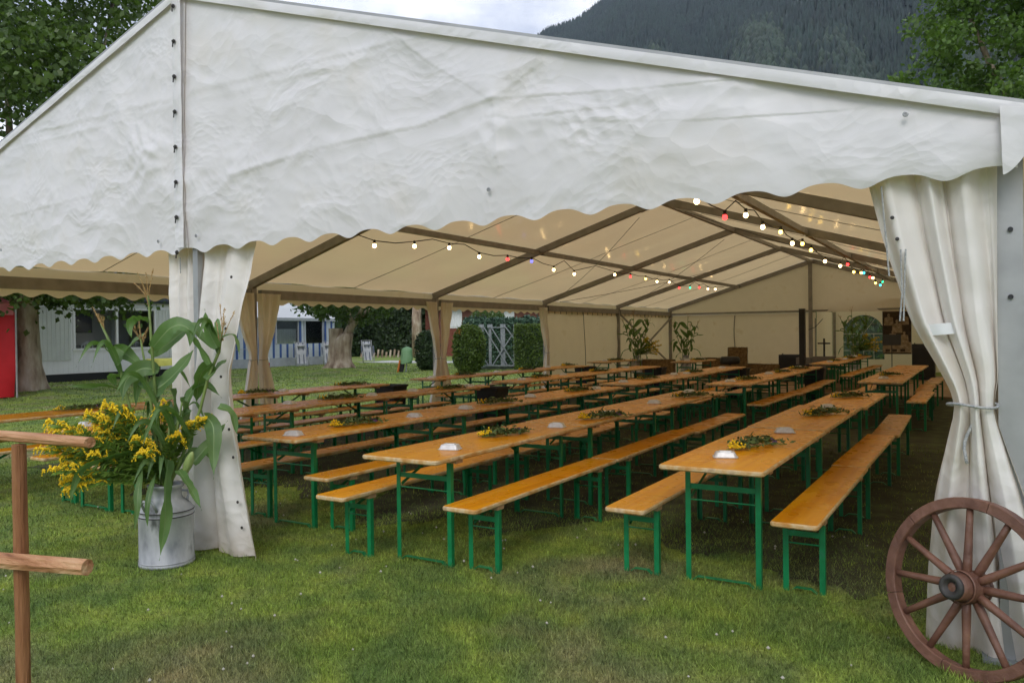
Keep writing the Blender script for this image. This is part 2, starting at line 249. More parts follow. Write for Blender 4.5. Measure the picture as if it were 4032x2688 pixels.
# ------------------------------------------------------------------ helpers
class MB:
    def __init__(s): s.v = []; s.f = []; s.m = []
    def add(s, vs, fs, mi=0):
        b = len(s.v); s.v += [tuple(v) for v in vs]; s.f += [tuple(b + i for i in f) for f in fs]; s.m += [mi] * len(fs); return s
    def box(s, c, d, rot=None, mi=0, ch=0):
        hx, hy, hz = d[0] / 2, d[1] / 2, d[2] / 2; c = Vector(c)
        vs = [Vector((x * hx, y * hy, z * hz)) for z in (-1, 1) for x, y in ((-1, -1), (1, -1), (1, 1), (-1, 1))]
        if rot is not None: vs = [rot @ v for v in vs]
        return s.add([v + c for v in vs], [(3, 2, 1, 0), (4, 5, 6, 7), (0, 1, 5, 4), (1, 2, 6, 5), (2, 3, 7, 6), (3, 0, 4, 7)], mi)
    def bar(s, p, q, wd, ht, up=(0, 0, 1), mi=0):
        p, q = Vector(p), Vector(q); z = (q - p); ln = z.length; z.normalize(); x = z.cross(Vector(up))
        if x.length < 1e-4: x = z.cross(Vector((1, 0, 0)))
        x.normalize(); y = x.cross(z); y = -y if y.dot(Vector(up)) < 0 else y
        m = Matrix((x, y, z)).transposed()
        if m.determinant() < 0: m = Matrix((-x, y, z)).transposed()
        return s.box((p + q) / 2, (wd, ht, ln), m, mi)
    def tube(s, pts, r, n=6, mi=0, cap=True):
        pts = [Vector(p) for p in pts]; k = len(pts); rr = r if isinstance(r, (list, tuple)) else [r] * k
        b = len(s.v); ref = Vector((0, 0, 1))
        for i, p in enumerate(pts):
            t = (pts[min(i + 1, k - 1)] - pts[max(i - 1, 0)]).normalized()
            if abs(t.dot(ref)) > .95: ref = Vector((1, 0, 0)) if abs(t.x) < .9 else Vector((0, 1, 0))
            x = t.cross(ref).normalized(); y = t.cross(x).normalized(); ref = -y if False else ref
            for j in range(n):
                a = 2 * math.pi * j / n; s.v.append(tuple(p + (x * math.cos(a) + y * math.sin(a)) * rr[i]))
        for i in range(k - 1):
            for j in range(n):
                s.f.append((b + i * n + j, b + i * n + (j + 1) % n, b + (i + 1) * n + (j + 1) % n, b + (i + 1) * n + j)); s.m.append(mi)
        if cap:
            s.f.append(tuple(b + j for j in range(n))[::-1]); s.m.append(mi); s.f.append(tuple(b + (k - 1) * n + j for j in range(n))); s.m.append(mi)
        return s
    def lathe(s, prof, n=24, c=(0, 0, 0), mi=0, rot=None, cap=True):
        b = len(s.v); c = Vector(c)
        for r, z in prof:
            for j in range(n):
                a = 2 * math.pi * j / n; v = Vector((r * math.cos(a), r * math.sin(a), z)); v = rot @ v if rot is not None else v; s.v.append(tuple(v + c))
        for i in range(len(prof) - 1):
            for j in range(n):
                s.f.append((b + i * n + j, b + i * n + (j + 1) % n, b + (i + 1) * n + (j + 1) % n, b + (i + 1) * n + j)); s.m.append(mi)
        if cap:
            s.f.append(tuple(b + j for j in range(n))[::-1]); s.m.append(mi); s.f.append(tuple(b + (len(prof) - 1) * n + j for j in range(n))); s.m.append(mi)
        return s
    def grid(s, fn, nu, nv, mi=0):
        b = len(s.v)
        for i in range(nu + 1):
            for j in range(nv + 1): s.v.append(tuple(fn(i / nu, j / nv)))
        for i in range(nu):
            for j in range(nv):
                a = b + i * (nv + 1) + j; s.f.append((a, a + nv + 1, a + nv + 2, a + 1)); s.m.append(mi)
        return s
    def mesh(s, name, mats, smooth=False):
        me = bpy.data.meshes.new(name); me.from_pydata(s.v, [], s.f)
        for m in (mats if isinstance(mats, list) else [mats]): me.materials.append(M[m] if isinstance(m, str) else m)
        if any(s.m): me.polygons.foreach_set('material_index', s.m)
        if smooth: me.polygons.foreach_set('use_smooth', [True] * len(me.polygons))
        me.update(); return me
    def build(s, name, mats, parent=None, smooth=False, world=True):
        return put(name, s.mesh(name, mats, smooth), parent, world)
def put(name, me, parent=None, world=True, loc=None):
    o = bpy.data.objects.new(name, me); col.objects.link(o)
    if parent is not None:
        o.parent = parent
        if world: o.matrix_parent_inverse = full(parent).inverted()
    if loc is not None: o.location = loc
    return o
def full(o):
    m = Matrix.LocRotScale(o.location, o.rotation_euler, o.scale)
    return (full(o.parent) @ o.matrix_parent_inverse @ m) if o.parent else m
def nmesh(name, v, f, mats, smooth=False, mi=None):
    """mesh from numpy arrays, all faces with the same number of corners"""
    me = bpy.data.meshes.new(name); nf, k = f.shape
    me.vertices.add(len(v)); me.vertices.foreach_set('co', np.ascontiguousarray(v, dtype=np.float32).ravel())
    me.loops.add(nf * k); me.loops.foreach_set('vertex_index', np.ascontiguousarray(f, dtype=np.int32).ravel())
    me.polygons.add(nf); me.polygons.foreach_set('loop_start', np.arange(nf, dtype=np.int32) * k); me.polygons.foreach_set('loop_total', np.full(nf, k, dtype=np.int32))
    for m in (mats if isinstance(mats, list) else [mats]): me.materials.append(M[m])
    if mi is not None: me.polygons.foreach_set('material_index', np.ascontiguousarray(mi, dtype=np.int32))
    if smooth: me.polygons.foreach_set('use_smooth', np.ones(nf, dtype=bool))
    me.update(calc_edges=True); return me
def tag(o, label=None, cat=None, group=None, kind=None):
    if label: o['label'] = label
    if cat: o['category'] = cat
    if group: o['group'] = group
    if kind: o['kind'] = kind
    return o
def thing(name, label, cat, loc=(0, 0, 0), rz=0, group=None):
    o = bpy.data.objects.new(name, None); col.objects.link(o); o.empty_display_size = .1
    o.location = loc; o.rotation_euler = (0, 0, rz); return tag(o, label, cat, group)
KIDS = {}
def kids(o): return [c for c in bpy.data.objects if c.parent == o]
def copy_tree(o, children, parent=None):
    c = o.copy(); col.objects.link(c); c.parent = parent
    for ch, sub in children: copy_tree(ch, sub, c)
    return c
def tree_of(o): return [(c, tree_of(c)) for c in o.children]
def gz(x, y):
    return .08 * math.exp(-((x - .1) ** 2 + (y - 3.95) ** 2) / .5) + .22 * math.exp(-((x + 25.2) ** 2 + (y - 26.5) ** 2) / 2.2) + .16 * math.exp(-((x + 23.7) ** 2 + (y - 12.3) ** 2) / 1.6)
def fbm(p, o=4): return noise.fractal(p, 1.0, 2.0, o)

# ------------------------------------------------------------------ ground, lawn, mountain
def make_ground():
    xs = np.unique(np.concatenate([np.linspace(-3500, -60, 12), np.linspace(-60, -28, 22), np.linspace(-28, 4, 161), np.linspace(4, 60, 12), np.linspace(60, 3500, 12)]))
    ys = np.unique(np.concatenate([np.linspace(-3500, -20, 10), np.linspace(-20, 0, 8), np.linspace(0, 34, 171), np.linspace(34, 90, 20), np.linspace(90, 4500, 14)]))
    v = np.array([(x, y, gz(x, y)) for x in xs for y in ys]); ny = len(ys)
    i = np.arange((len(xs) - 1) * (ny - 1)); a = (i // (ny - 1)) * ny + i % (ny - 1)
    return tag(put('ground', nmesh('ground', v, np.stack([a, a + ny, a + ny + 1, a + 1], 1), 'lawn', True)), kind='structure')
make_ground()
def make_grass():
    V = []; 
    # (r0, r1, blades per m2, height, width)
    for r0, r1, dens, h, wd, a0, a1 in ((2.2, 4.6, 11000, .040, .0050, -74, 12), (4.6, 7.0, 6500, .038, .0058, -74, 12), (7.0, 12, 1700, .036, .009, -74, 8), (12, 24, 330, .04, .018, -76, -22), (24, 48, 90, .05, .035, -74, -22)):
        n = int(R(a1 - a0) / 2 * (r1 * r1 - r0 * r0) * dens)
        r = np.sqrt(rng.uniform(r0 * r0, r1 * r1, n)); a = np.radians(rng.uniform(a0, a1, n))
        x, y = r * np.sin(a), r * np.cos(a)
        nz = np.sin(x * 2.1 + np.sin(y * 1.7) * 1.3) * np.sin(y * 2.6 + x * .7) * .5 + np.sin(x * 6.3 + y * 3.1) * np.sin(y * 7.7 - x * 2.2) * .3
        hh = h * rng.uniform(.45, 1.25, n) * (1 + .35 * nz)
        tuft = rng.random(n) < .02; hh[tuft] *= 1.7
        worn = (x > -10.2) & (x < -.2) & (y < 29) & (rng.random(n) < np.clip((y - 4.7 - .35 * np.sin(x * 1.9) - .2 * np.sin(x * 4.7 + 1) + .5 * nz) / 2.6, 0, .8)); hh[worn] *= .12  # thin grass under the tent, cut short also to deepen the painted shade
        th = rng.uniform(0, 2 * np.pi, n); ln = rng.uniform(.15, .95, n); t2 = rng.uniform(0, 2 * np.pi, n)
        w2 = wd * rng.uniform(.6, 1.3, n) / 2
        z = np.array([gz(p, q) for p, q in zip(x, y)]) if False else .08 * np.exp(-((x - .1) ** 2 + (y - 3.95) ** 2) / .5) + .22 * np.exp(-((x + 25.2) ** 2 + (y - 26.5) ** 2) / 2.2) + .16 * np.exp(-((x + 23.7) ** 2 + (y - 12.3) ** 2) / 1.6)
        z = z - .003
        P0 = np.stack([x - np.cos(th) * w2, y - np.sin(th) * w2, z], 1); P1 = np.stack([x + np.cos(th) * w2, y + np.sin(th) * w2, z], 1)
        T = np.stack([x + np.cos(t2) * hh * ln, y + np.sin(t2) * hh * ln, z + hh * np.sqrt(np.maximum(.1, 1 - ln ** 2 * .6))], 1)
        V.append(np.stack([P0, P1, T], 1).reshape(-1, 3))
    v = np.concatenate(V); f = np.arange(len(v)).reshape(-1, 3)
    tag(put('lawn_grass', nmesh('lawn_grass', v, f, 'blade')), 'short mown green lawn grass around and under the tent', 'grass', kind='stuff')
    # clover blooms and fallen leaves: tiny tufts sprinkled in the lawn
    mb = MB()
    for k in range(170):
        r = random.uniform(3.2, 8.5); a = R(random.uniform(-66, -2)); x, y = r * math.sin(a), r * math.cos(a)
        if noise.noise(Vector((x * .7, y * .7, 3))) < -.05: continue
        s = random.uniform(.006, .011); c = Vector((x, y, .035 + random.uniform(0, .012)))
        mb.add([c + Vector(d) * s for d in ((1, 0, 0), (-1, 0, 0), (0, 1, 0), (0, -1, 0), (0, 0, 1), (0, 0, -1))], [(0, 2, 4), (2, 1, 4), (1, 3, 4), (3, 0, 4), (2, 0, 5), (1, 2, 5), (3, 1, 5), (0, 3, 5)])
    for k in range(70):
        r = random.uniform(17, 36); a = R(random.uniform(-62, -34)); x, y = r * math.sin(a), r * math.cos(a); s = random.uniform(.03, .07); t = random.uniform(0, 6.28)
        mb.add([(x + s * math.cos(t + q), y + s * math.sin(t + q), gz(x, y) + .05 + .012 * (i % 2)) for i, q in enumerate((0, 1.4, 3.1, 4.6))], [(0, 1, 2, 3)])
    tag(mb.build('clover_flowers', 'clover'), 'tiny pale clover flowers and fallen leaves dotted over the lawn', 'clover', kind='stuff')
make_grass()
def shade_floor():
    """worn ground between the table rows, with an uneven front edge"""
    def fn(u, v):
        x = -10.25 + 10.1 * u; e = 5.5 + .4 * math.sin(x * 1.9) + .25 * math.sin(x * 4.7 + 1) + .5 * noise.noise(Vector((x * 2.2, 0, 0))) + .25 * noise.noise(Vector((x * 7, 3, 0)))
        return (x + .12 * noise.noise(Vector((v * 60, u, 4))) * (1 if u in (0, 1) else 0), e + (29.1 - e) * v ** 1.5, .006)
    tag(MB().grid(fn, 220, 40).build('shade_ground', 'shade_soil', None, True), kind='structure')
shade_floor()
def lerp_tab(x, tab):
    return np.interp(x, [t[0] for t in tab], [t[1] for t in tab])
EL = [(-180, 3), (-75, 5), (-50, 11), (-40, 15), (-33, 18.2), (-28.5, 20.4), (-25, 22.0), (-21.5, 23.4), (-15, 26), (0, 29), (20, 30), (45, 24), (80, 10), (180, 3)]
def mount_h(az, r):
    """height of the mountain flank at azimuth (degrees) and distance"""
    el = lerp_tab(az, EL); Rr = 1650.0; H = Rr * np.tan(np.radians(el))
    t = np.clip((r - 330) / (Rr - 330), 0, 1.25)
    s = np.where(t < 1, t ** 1.12, 1 - (t - 1) * .8)
    x, y = r * np.sin(np.radians(az)), r * np.cos(np.radians(az))
    nz = np.sin(az * .42 + 1.1 * np.sin(r / 260.)) * 26 + np.sin(az * 1.13 + r / 180.) * 13 + np.sin(x / 91. + np.sin(y / 83.)) * 5
    return H * s + nz * np.clip(t * 3, 0, 1) * np.clip((1.18 - t) * 4, .25, 1)
def make_mountain():
    az = np.linspace(-75, 80, 156); rr = np.linspace(330, 1980, 90)
    A, B = np.meshgrid(az, rr, indexing='ij'); Z = mount_h(A, B) - 3
    v = np.stack([B * np.sin(np.radians(A)), B * np.cos(np.radians(A)), Z], -1).reshape(-1, 3); k = len(rr)
    i = np.arange((len(az) - 1) * (k - 1)); a = (i // (k - 1)) * k + i % (k - 1)
    tag(put('mountain', nmesh('mountain', v, np.stack([a, a + k, a + k + 1, a + 1], 1), 'conifer', True)), kind='structure')
    n = 62000
    r = np.sqrt(rng.uniform(560 ** 2, 1690 ** 2, n)); a = rng.uniform(-40, 10, n); z = mount_h(a, r) - 4
    x, y = r * np.sin(np.radians(a)), r * np.cos(np.radians(a))
    patch = np.sin(x / 95. + 1.3 * np.sin(y / 120.)) * np.sin(y / 140. + x / 210.) + .35 * np.sin(a * .9 + 1) + rng.normal(0, .25, n) - (r - 700) / 800 - .6
    keep = rng.random(n) < np.where(np.sin(x / 47. + np.sin(y / 55.)) > .93, .45, 1); x, y, z, patch, r = x[keep], y[keep], z[keep], patch[keep], r[keep]; n = len(x)
    H = rng.uniform(10, 19, n); W = rng.uniform(1.9, 3.3, n); broad = patch > .18
    H = np.where(broad, H * .85, H); W = np.where(broad, W * 1.2, W)
    ang = np.arange(6) * np.pi / 3
    V = []; 
    ph = rng.uniform(0, 6.28, n)
    ring = lambda rad, zz: np.stack([x[:, None] + rad[:, None] * np.cos(ang + ph[:, None]) * rng.uniform(.75, 1.2, (n, 6)), y[:, None] + rad[:, None] * np.sin(ang + ph[:, None]) * rng.uniform(.75, 1.2, (n, 6)), z[:, None] + zz[:, None] * rng.uniform(.92, 1.06, (n, 6))], -1)
    r1 = ring(W, H * .12); r2 = ring(np.where(broad, W * 1.0, W * .58), H * np.where(broad, .62, .5)); tip = np.stack([x + rng.normal(0, .3, n), y, z + H], -1)[:, None]
    v = np.concatenate([r1, r2, tip], 1)  # 13 per tree
    base = np.arange(n)[:, None, None] * 13
    F = []
    for j in range(6):
        q = (j + 1) % 6; F += [(j, q, 6 + j), (q, 6 + q, 6 + j), (6 + j, 6 + q, 12)]
    f = (base + np.array(F)[None]).reshape(-1, 3); mi = np.repeat(broad.astype(int), len(F))
    tag(put('mountain_forest', nmesh('mountain_forest', v.reshape(-1, 3), f, ['conifer', 'broadleaf'], False, mi)), 'dark conifer forest covering the mountain slope behind the tent', 'forest', kind='stuff')
make_mountain()

# ------------------------------------------------------------------ festival tent
XR, XL, XC = .155, -10.46, -5.15
BAY = 5.08; Y0 = 3.83
YB = [Y0 + BAY * i for i in range(6)]
EZ, RZ = 2.37, 3.98            # underside of rafters at eave and ridge
def yf(x): return Y0 + (.22 * (x - XC) / (XR - XC) if x > XC else 0)   # front frame, right half stands slightly askew
def slope(x): return EZ + (RZ - EZ) * (1 - abs(x - XC) / (XR - XC))
tent = thing('festival_tent', 'large white gabled festival tent with scalloped front and open left side', 'tent', (XC, (YB[0] + YB[5]) / 2, 0))
def fy(i, x): return yf(x) if i == 0 else YB[i]
def zroof(x): return slope(x) + .165
# roof fabric
for i in range(5):
    for sgn in (-1, 1):
        def fn(u, v, i=i, sgn=sgn):
            x = XC + sgn * (XR - XC + .03) * u; y = fy(i, x) * (1 - v) + YB[i + 1] * v
            sag = .035 * math.sin(math.pi * v) * math.sin(math.pi * min(1, u * 1.02)) * (1 + .3 * math.sin(u * 9 + i)) + .012 * math.sin(v * 22 + u * 5 + i * 2) * math.sin(math.pi * v)
            return (x, y, zroof(x) - sag)
        MB().grid(fn, 20, 24).build('roof_panel', 'pvc_roof', tent, True)
        # seam line along the panel middle
        p = [fn(u / 12, .5) for u in range(13)]
        MB().tube([(a, b, c - .004) for a, b, c in p], .006, 4).build('roof_seam', 'alu_brown', tent)
# rafters, ridge beam, purlins, eave beams, posts
for i in range(6):
    for sgn in (-1, 1):
        xe = XC + sgn * (XR - XC); y = YB[i]; ye = fy(i, xe)
        yo = (.15 if sgn > 0 else .055) if i == 0 else 0
        r = MB().bar((XC, y + yo, RZ + .088), (xe, ye + yo, EZ + .088), .085, .124).build('rafter', 'alu_brown', tent)
        MB().bar((XC, y + yo, RZ + .021), (xe, ye + yo, EZ + .021), .05, .012).build('rafter_rail', 'alu_brown', r)
        px = xe - sgn * .045
        post = MB().box((px, ye + yo, EZ / 2), (.10, .13 if i == 0 else .10, EZ + .1)).build('post', 'alu' if i == 0 else 'alu_brown', tent)
        MB().box((px, ye + yo, gz(px, ye) + .008), (.24, .24, .016)).build('foot_plate', 'steel', post)
        for z in ((2.02, 1.72) if i == 0 else ()):
            MB().lathe([(.011, 0), (.011, .012)], 10, (px, ye + yo - .078, z), rot=Matrix.Rotation(R(-90), 3, 'X')).build('bolt', 'dark', post)
        g = MB(); g.box((XC + sgn * .2, y + yo, RZ - .03), (.4, .07, .05), Matrix.Rotation(sgn * math.atan2(RZ - EZ, XR - XC), 3, 'Y')); g.build('ridge_gusset', 'alu_brown', r)
for i in range(5):
    for k, x in ((0, XC), (-1, XC - 2.6), (1, XC + 2.6)):
        z = slope(x) + .06
        MB().bar((x, fy(i, x) + .1, z), (x, YB[i + 1] - .06, z), .075, .09).build('purlin', 'alu_brown', tent)
    for sgn in (-1, 1):
        xe = XC + sgn * (XR - XC) - sgn * .045
        MB().bar((xe, fy(i, xe) + .16, EZ - .06), (xe, YB[i + 1] - .07, EZ - .06), .09, .15).build('eave_beam', 'alu_brown', tent)
        # hanging side valance with scallops
        xo = XC + sgn * (XR - XC + .035)
        def fv(u, v, xo=xo, i=i):
            y = (fy(i, xo) - .0) * (1 - u) + YB[i + 1] * u; zb = 2.165 + .028 * math.cos(2 * math.pi * y / .35)
            z = 2.52 + (zb - 2.52) * v
            return (xo + .02 * math.sin(y * 3.1 + i) * v + .008 * math.sin(y * 11) * v, y, z)
        MB().grid(fv, 110, 4).build('side_valance', 'pvc_curtain', tent, True)
# closed side walls
def wall_y(x, y0, y1, name='side_wall', z1=2.33):
    def fn(u, v):
        y = y0 + (y1 - y0) * u; z = .01 + (z1 - .01) * v
        return (x + .025 * math.sin(y * 1.9) * math.sin(v * 3.14) + .010 * math.sin(y * 7.3 + z) + .012 * math.sin(z * 9) * math.sin(y), y, z)
    return MB().grid(fn, 60, 16).build(name, 'pvc_curtain', tent, True)
for i in (3, 4):
    wl = wall_y(XL - .0, YB[i] + .02, YB[i + 1] - .01)
    ym = (YB[i] + YB[i + 1]) / 2
    MB().tube([(XL + .03, ym + .06 * math.sin(z * 2), z) for z in np.linspace(2.25, .1, 9)], .012, 5).build('seam_cord', 'alu_brown', wl)
    for k in range(14):
        y = YB[i] + .2 + k * .36
        MB().bar((XL + .06, y, 2.24), (XL + .06, y, 2.16), .012, .012).build('hook', 'dark', wl)
for i in range(5): wall_y(XR, fy(i, XR) + (.25 if i == 0 else .02), YB[i + 1] - .01)
br = MB().bar((XL + .1, YB[4] + .1, 2.2), (XL + .1, YB[5] - .1, .35), .05, .05).build('wind_brace', 'alu_brown', tent)
MB().bar((XL + .16, YB[4] + .1, .35), (XL + .16, YB[5] - .1, 2.2), .05, .05).build('wind_brace', 'alu_brown', tent)
for a, b in (((XC - .5, YB[2] + .2), (XC - 4.9, YB[3] - .2)), ((XC - 4.9, YB[3] + .2), (XC - .4, YB[4] - .2)), ((XC - .3, YB[3] + .2), (XC - 4.8, YB[4] - .3)), ((XC + .4, YB[2] + .2), (XC + 4.9, YB[3]))):
    MB().tube([(a[0] + (b[0] - a[0]) * t, a[1] + (b[1] - a[1]) * t, slope(a[0] + (b[0] - a[0]) * t) - .02 - .12 * math.sin(math.pi * t)) for t in np.linspace(0, 1, 8)], .006, 4).build('bracing_cable', 'dark', tent)
# far gable: upper triangle, left wall, centre post, rail and the low porch on the right half
YE = YB[5]
def fg(u, v):
    x = XL + .02 + (XR - XL - .04) * u; zt = zroof(x) - .01; zb = 2.27 - (.0 if x < XC else .06 * math.sin((x - XC) / (XR - XC) * math.pi))
    bul = .25 * (1 - v) ** 3 if x > XC else .02
    return (x, YE + .06 - bul * abs(math.sin((x - XC) * 1.2)) + .02 * math.sin(x * 2.2 + v * 3), zb + (zt - zb) * v)
MB().grid(fg, 80, 20).build('end_gable_panel', 'pvc_curtain', tent, True)
def fw(u, v):
    x = XL + .03 + (XC + .1 - XL - .03) * u; z = .01 + 2.24 * v
    return (x, YE + .04 + .03 * math.sin(x * 2.1) * math.sin(v * 3) + .012 * math.sin(x * 5.3 + z * 2), z)
ew = MB().grid(fw, 60, 14).build('end_wall', 'pvc_curtain', tent, True)
MB().tube([(-7.9 + .03 * math.sin(z * 3), YE - .02, z) for z in np.linspace(2.2, .1, 9)], .022, 5).build('seam_cord', 'alu_brown', ew)
MB().bar((XL + .1, YE - .03, 2.30), (XR - .1, YE - .03, 2.30), .06, .06).build('end_rail', 'alu_brown', tent)
MB().bar((XL + .15, YE - .05, 2.235), (XC - .1, YE - .05, 2.235), .03, .045).build('curtain_rail', 'plasticwhite', tent)
MB().box((XC - .06, YE - .06, 2.0), (.12, .12, 4.0)).build('centre_post', 'alu_brown', tent)
YP = 32.6
porch_side = MB().grid(lambda u, v: (XC + .12 + .02 * math.sin(u * 9), YE + .06 + (YP - YE - .06) * u, 2.3 * v + .01), 16, 8).build('porch_wall', 'pvc_curtain', tent, True)
MB().grid(lambda u, v: (XC + .1 + (XR - XC - .1) * u, YE + .06 + (YP - YE) * v, 2.33 + .3 * math.sin(math.pi * u)), 20, 6).build('porch_roof', 'pvc_roof', tent, True)
MB().grid(lambda u, v: (XR, YE + .05 + (YP - YE) * u, 2.3 * v + .01), 12, 6).build('porch_wall', 'pvc_curtain', tent, True)
MB().box((XC + .22, YP - .08, 1.15), (.09, .09, 2.3)).build('porch_post', 'alu_brown', tent)
def arch_wall(xa, xb, z1, wx0, wx1, wz0, wz1):
    """wall sheet with an arched window opening, plus its film and bars"""
    n = 48; cx = (wx0 + wx1) / 2; rad = (wx1 - wx0) / 2; mb = MB()
    def top(x):
        return wz1 - rad + math.sqrt(max(0, rad * rad - (x - cx) ** 2))
    xs = sorted(set([xa, wx0, wx1, xb] + list(np.linspace(wx0, wx1, n)) ))
    for a, b in zip(xs[:-1], xs[1:]):
        if b <= wx0 or a >= wx1: mb.add([(a, YP, .01), (b, YP, .01), (b, YP, z1), (a, YP, z1)], [(0, 1, 2, 3)])
        else:
            mb.add([(a, YP, .01), (b, YP, .01), (b, YP, wz0), (a, YP, wz0)], [(0, 1, 2, 3)]); mb.add([(a, YP, top(a)), (b, YP, top(b)), (b, YP, z1), (a, YP, z1)], [(0, 1, 2, 3)])
    wl = mb.build('porch_end_wall', 'pvc_curtain', tent)
    win = MB().add([(x, YP + .01, wz0) for x in np.linspace(wx0, wx1, n)] + [(x, YP + .01, top(x)) for x in np.linspace(wx0, wx1, n)], [(i, i + 1, n + i + 1, n + i) for i in range(n - 1)]).build('arched_window', 'film', wl)
    b = MB()
    zs = wz1 - rad
    for z in (zs, zs - .32, zs - .64): b.bar((wx0, YP - .01, z), (wx1, YP - .01, z), .012, .02)
    for x in (cx - rad / 2, cx, cx + rad / 2): b.bar((x, YP - .014, wz0), (x, YP - .014, zs), .02, .012, up=(0, 1, 0))
    for a in (55, 125): b.bar((cx, YP - .016, zs), (cx + rad * math.cos(R(a)), YP - .016, zs + rad * math.sin(R(a))), .012, .03, up=(0, 1, 0))
    b.build('window_bar', 'plasticwhite', win)
arch_wall(XC + .14, XR, 2.33, -4.62, -3.18, .48, 2.17)

# front gable cover: two laced halves of wrinkled tarpaulin with a scalloped hem
FOLDS = [([(-7.6, 3.40), (-7.34, 3.42), (-5.18, 3.39), (-5.03, 3.41), (-3.78, 3.42), (-2.97, 3.43)], .010, .05), ([(-4.6, 2.74), (-4.37, 2.77), (-3.77, 2.84), (-2.98, 2.87), (-2.69, 2.92), (-2.45, 2.96)], .014, .045),
         ([(-2.35, 2.95), (-2.21, 2.94), (-1.61, 2.88), (-.97, 2.84)], .012, .05), ([(-2.45, 2.86), (-2.3, 2.83), (-1.67, 2.80)], .009, .05), ([(-7.6, 3.32), (-5.1, 3.33), (-3.3, 3.36)], .007, .03), ([(-7.5, 2.72), (-6.2, 2.78), (-5.2, 2.9)], .008, .06),
         ([(-3.2, 3.5), (-2.9, 3.25), (-2.45, 2.95)], .010, .05), ([(-2.45, 2.96), (-2.42, 2.56)], .010, .04), ([(-2.45, 2.95), (-2.0, 3.2)], .009, .05), ([(-1.9, 2.75), (-1.2, 2.66), (-.6, 2.62)], .006, .07)]
def fold_d(x, z):
    s = 0
    for pts, amp, wd in FOLDS:
        best = 9; sg = 0
        for (x0, z0), (x1, z1) in zip(pts[:-1], pts[1:]):
            dx, dz = x1 - x0, z1 - z0; t = max(0, min(1, ((x - x0) * dx + (z - z0) * dz) / (dx * dx + dz * dz)))
            ex, ez = x - x0 - t * dx, z - z0 - t * dz; d = math.hypot(ex, ez)
            if d < best: best = d; sg = 1 if ez > 0 else -1
        if best < wd * 4:
            amp *= .55 + .6 * noise.noise(Vector((x * 1.7, z * 1.1, 6 + wd * 40)))
            s += amp * math.exp(-(best / wd) ** 2) * (.75 + .5 * noise.noise(Vector((x * 5, z * 5, 1)))) + sg * amp * .35 * math.exp(-(best / (wd * 1.6)) ** 2)
    return s
def crumple(x, z):
    m = max(.10, min(1.25, .55 + 1.1 * noise.noise(Vector((x * .55 + 4, z * .8, 2.2)))))
    m *= .35 + .65 * min(1, max(0, (z - 2.3) / .5))
    wx = noise.noise(Vector((x * 1.2, z * 1.2, 1))) * .22; wz = noise.noise(Vector((x * 1.2, z * 1.2, 8))) * .22
    u, v = x + wx, z + wz
    def vo(sx, sz, sh, k):
        d, p = noise.voronoi(Vector((u * sx + v * sh, v * sz - u * sh * .4, k))); return d[0]
    a = vo(1.5, 2.3, .8, 1.0) ** 1.25; b = vo(4.2, 5.0, -1.6, 4.0) ** 1.1; c = vo(10, 11, 3, 7.0)
    m2 = max(0, min(1, .3 + 2.2 * noise.noise(Vector((x * 1.1 + 9, z * 1.6, 5))))); m3 = max(0, min(1, .1 + 2.4 * noise.noise(Vector((x * 1.7 + 2, z * 2.0, 15)))))
    dr = noise.noise(Vector((x * 1.1, z * .35, 11))) * .022 + noise.noise(Vector((x * 3.4 + z * .6, z * .5, 4))) * .007
    return dr + m * (.018 * a + .030 * m2 * b + .020 * m3 * c)
def zt_gable(x): return zroof(x) + .045 - .05 * max(0, (x - XC) / (XR - XC))
def zb_gable(x):
    fr = max(0, (x - XC) / (XR - XC)); ph = (x + 3.22) / (.343 + .0 * fr)
    cx = math.cos(2 * math.pi * ph)
    return 2.247 + .02 * fr - .022 * (cx + .18 * math.cos(4 * math.pi * ph)) + .008 * noise.noise(Vector((x * 1.3, 0, 5)))
def gable(xa, xb, nu, yo):
    def fn(u, v):
        x = xa + (xb - xa) * u; zt, zb = zt_gable(x), zb_gable(x); z = zt + (zb - zt) * v
        d = (crumple(x, z) + fold_d(x, z)) * min(1, .35 + v * 4)
        edge = abs(x - xa) if xa > xb - 9 else 1
        return (x, yf(x) - yo - d - .03 * math.sin(math.pi * v) * v, z)
    return MB().grid(fn, nu, 110)
XM = -5.10
for xa, xb, nu, yo in ((XL + .02, XM, 460, .052), (XM - .02, XR - .02, 460, .040)):
    g = gable(xa, xb, nu, yo); g.build('front_gable_panel', 'pvc_gable', tent, True)
gl = [o for o in tent.children if o.name.startswith('front_gable_panel')]
lp, rp = gl
# lacing toggles along the middle
for k in range(8):
    z = 4.06 - k * .262
    t = MB(); t.lathe([(.016, 0), (.016, .008), (.008, .009), (.008, .016)], 10, (XM - .055, yf(XM) - .115, z), rot=Matrix.Rotation(R(90), 3, 'X')); t.bar((XM - .055, yf(XM) - .125, z - .005), (XM - .055, yf(XM) - .128, z - .045), .008, .006)
    t.build('lacing_toggle', 'iron', lp)
MB().grid(lambda u, v: (XM - .10 + .10 * u, yf(XM) - .100 - .008 * math.sin(u * 3.1) - .004 * noise.noise(Vector((u * 3, v * 14, 0))), zt_gable(XM) - .02 + (zb_gable(XM) - zt_gable(XM) + .02) * v), 6, 60).build('lacing_flap', 'pvc_gable', lp, True)
# eyelets
for pnl, x, z in ((lp, -5.42, 2.33), (rp, -4.98, 2.34), (rp, -2.47, 2.43), (rp, -.29, 2.55), (lp, -7.75, 2.42)):
    e = MB(); e.lathe([(.013, 0), (.013, .005), (.007, .006), (.006, .002)], 14, (x, yf(x) - .085, z), rot=Matrix.Rotation(R(90), 3, 'X')); e.build('eyelet', 'alu', pnl)
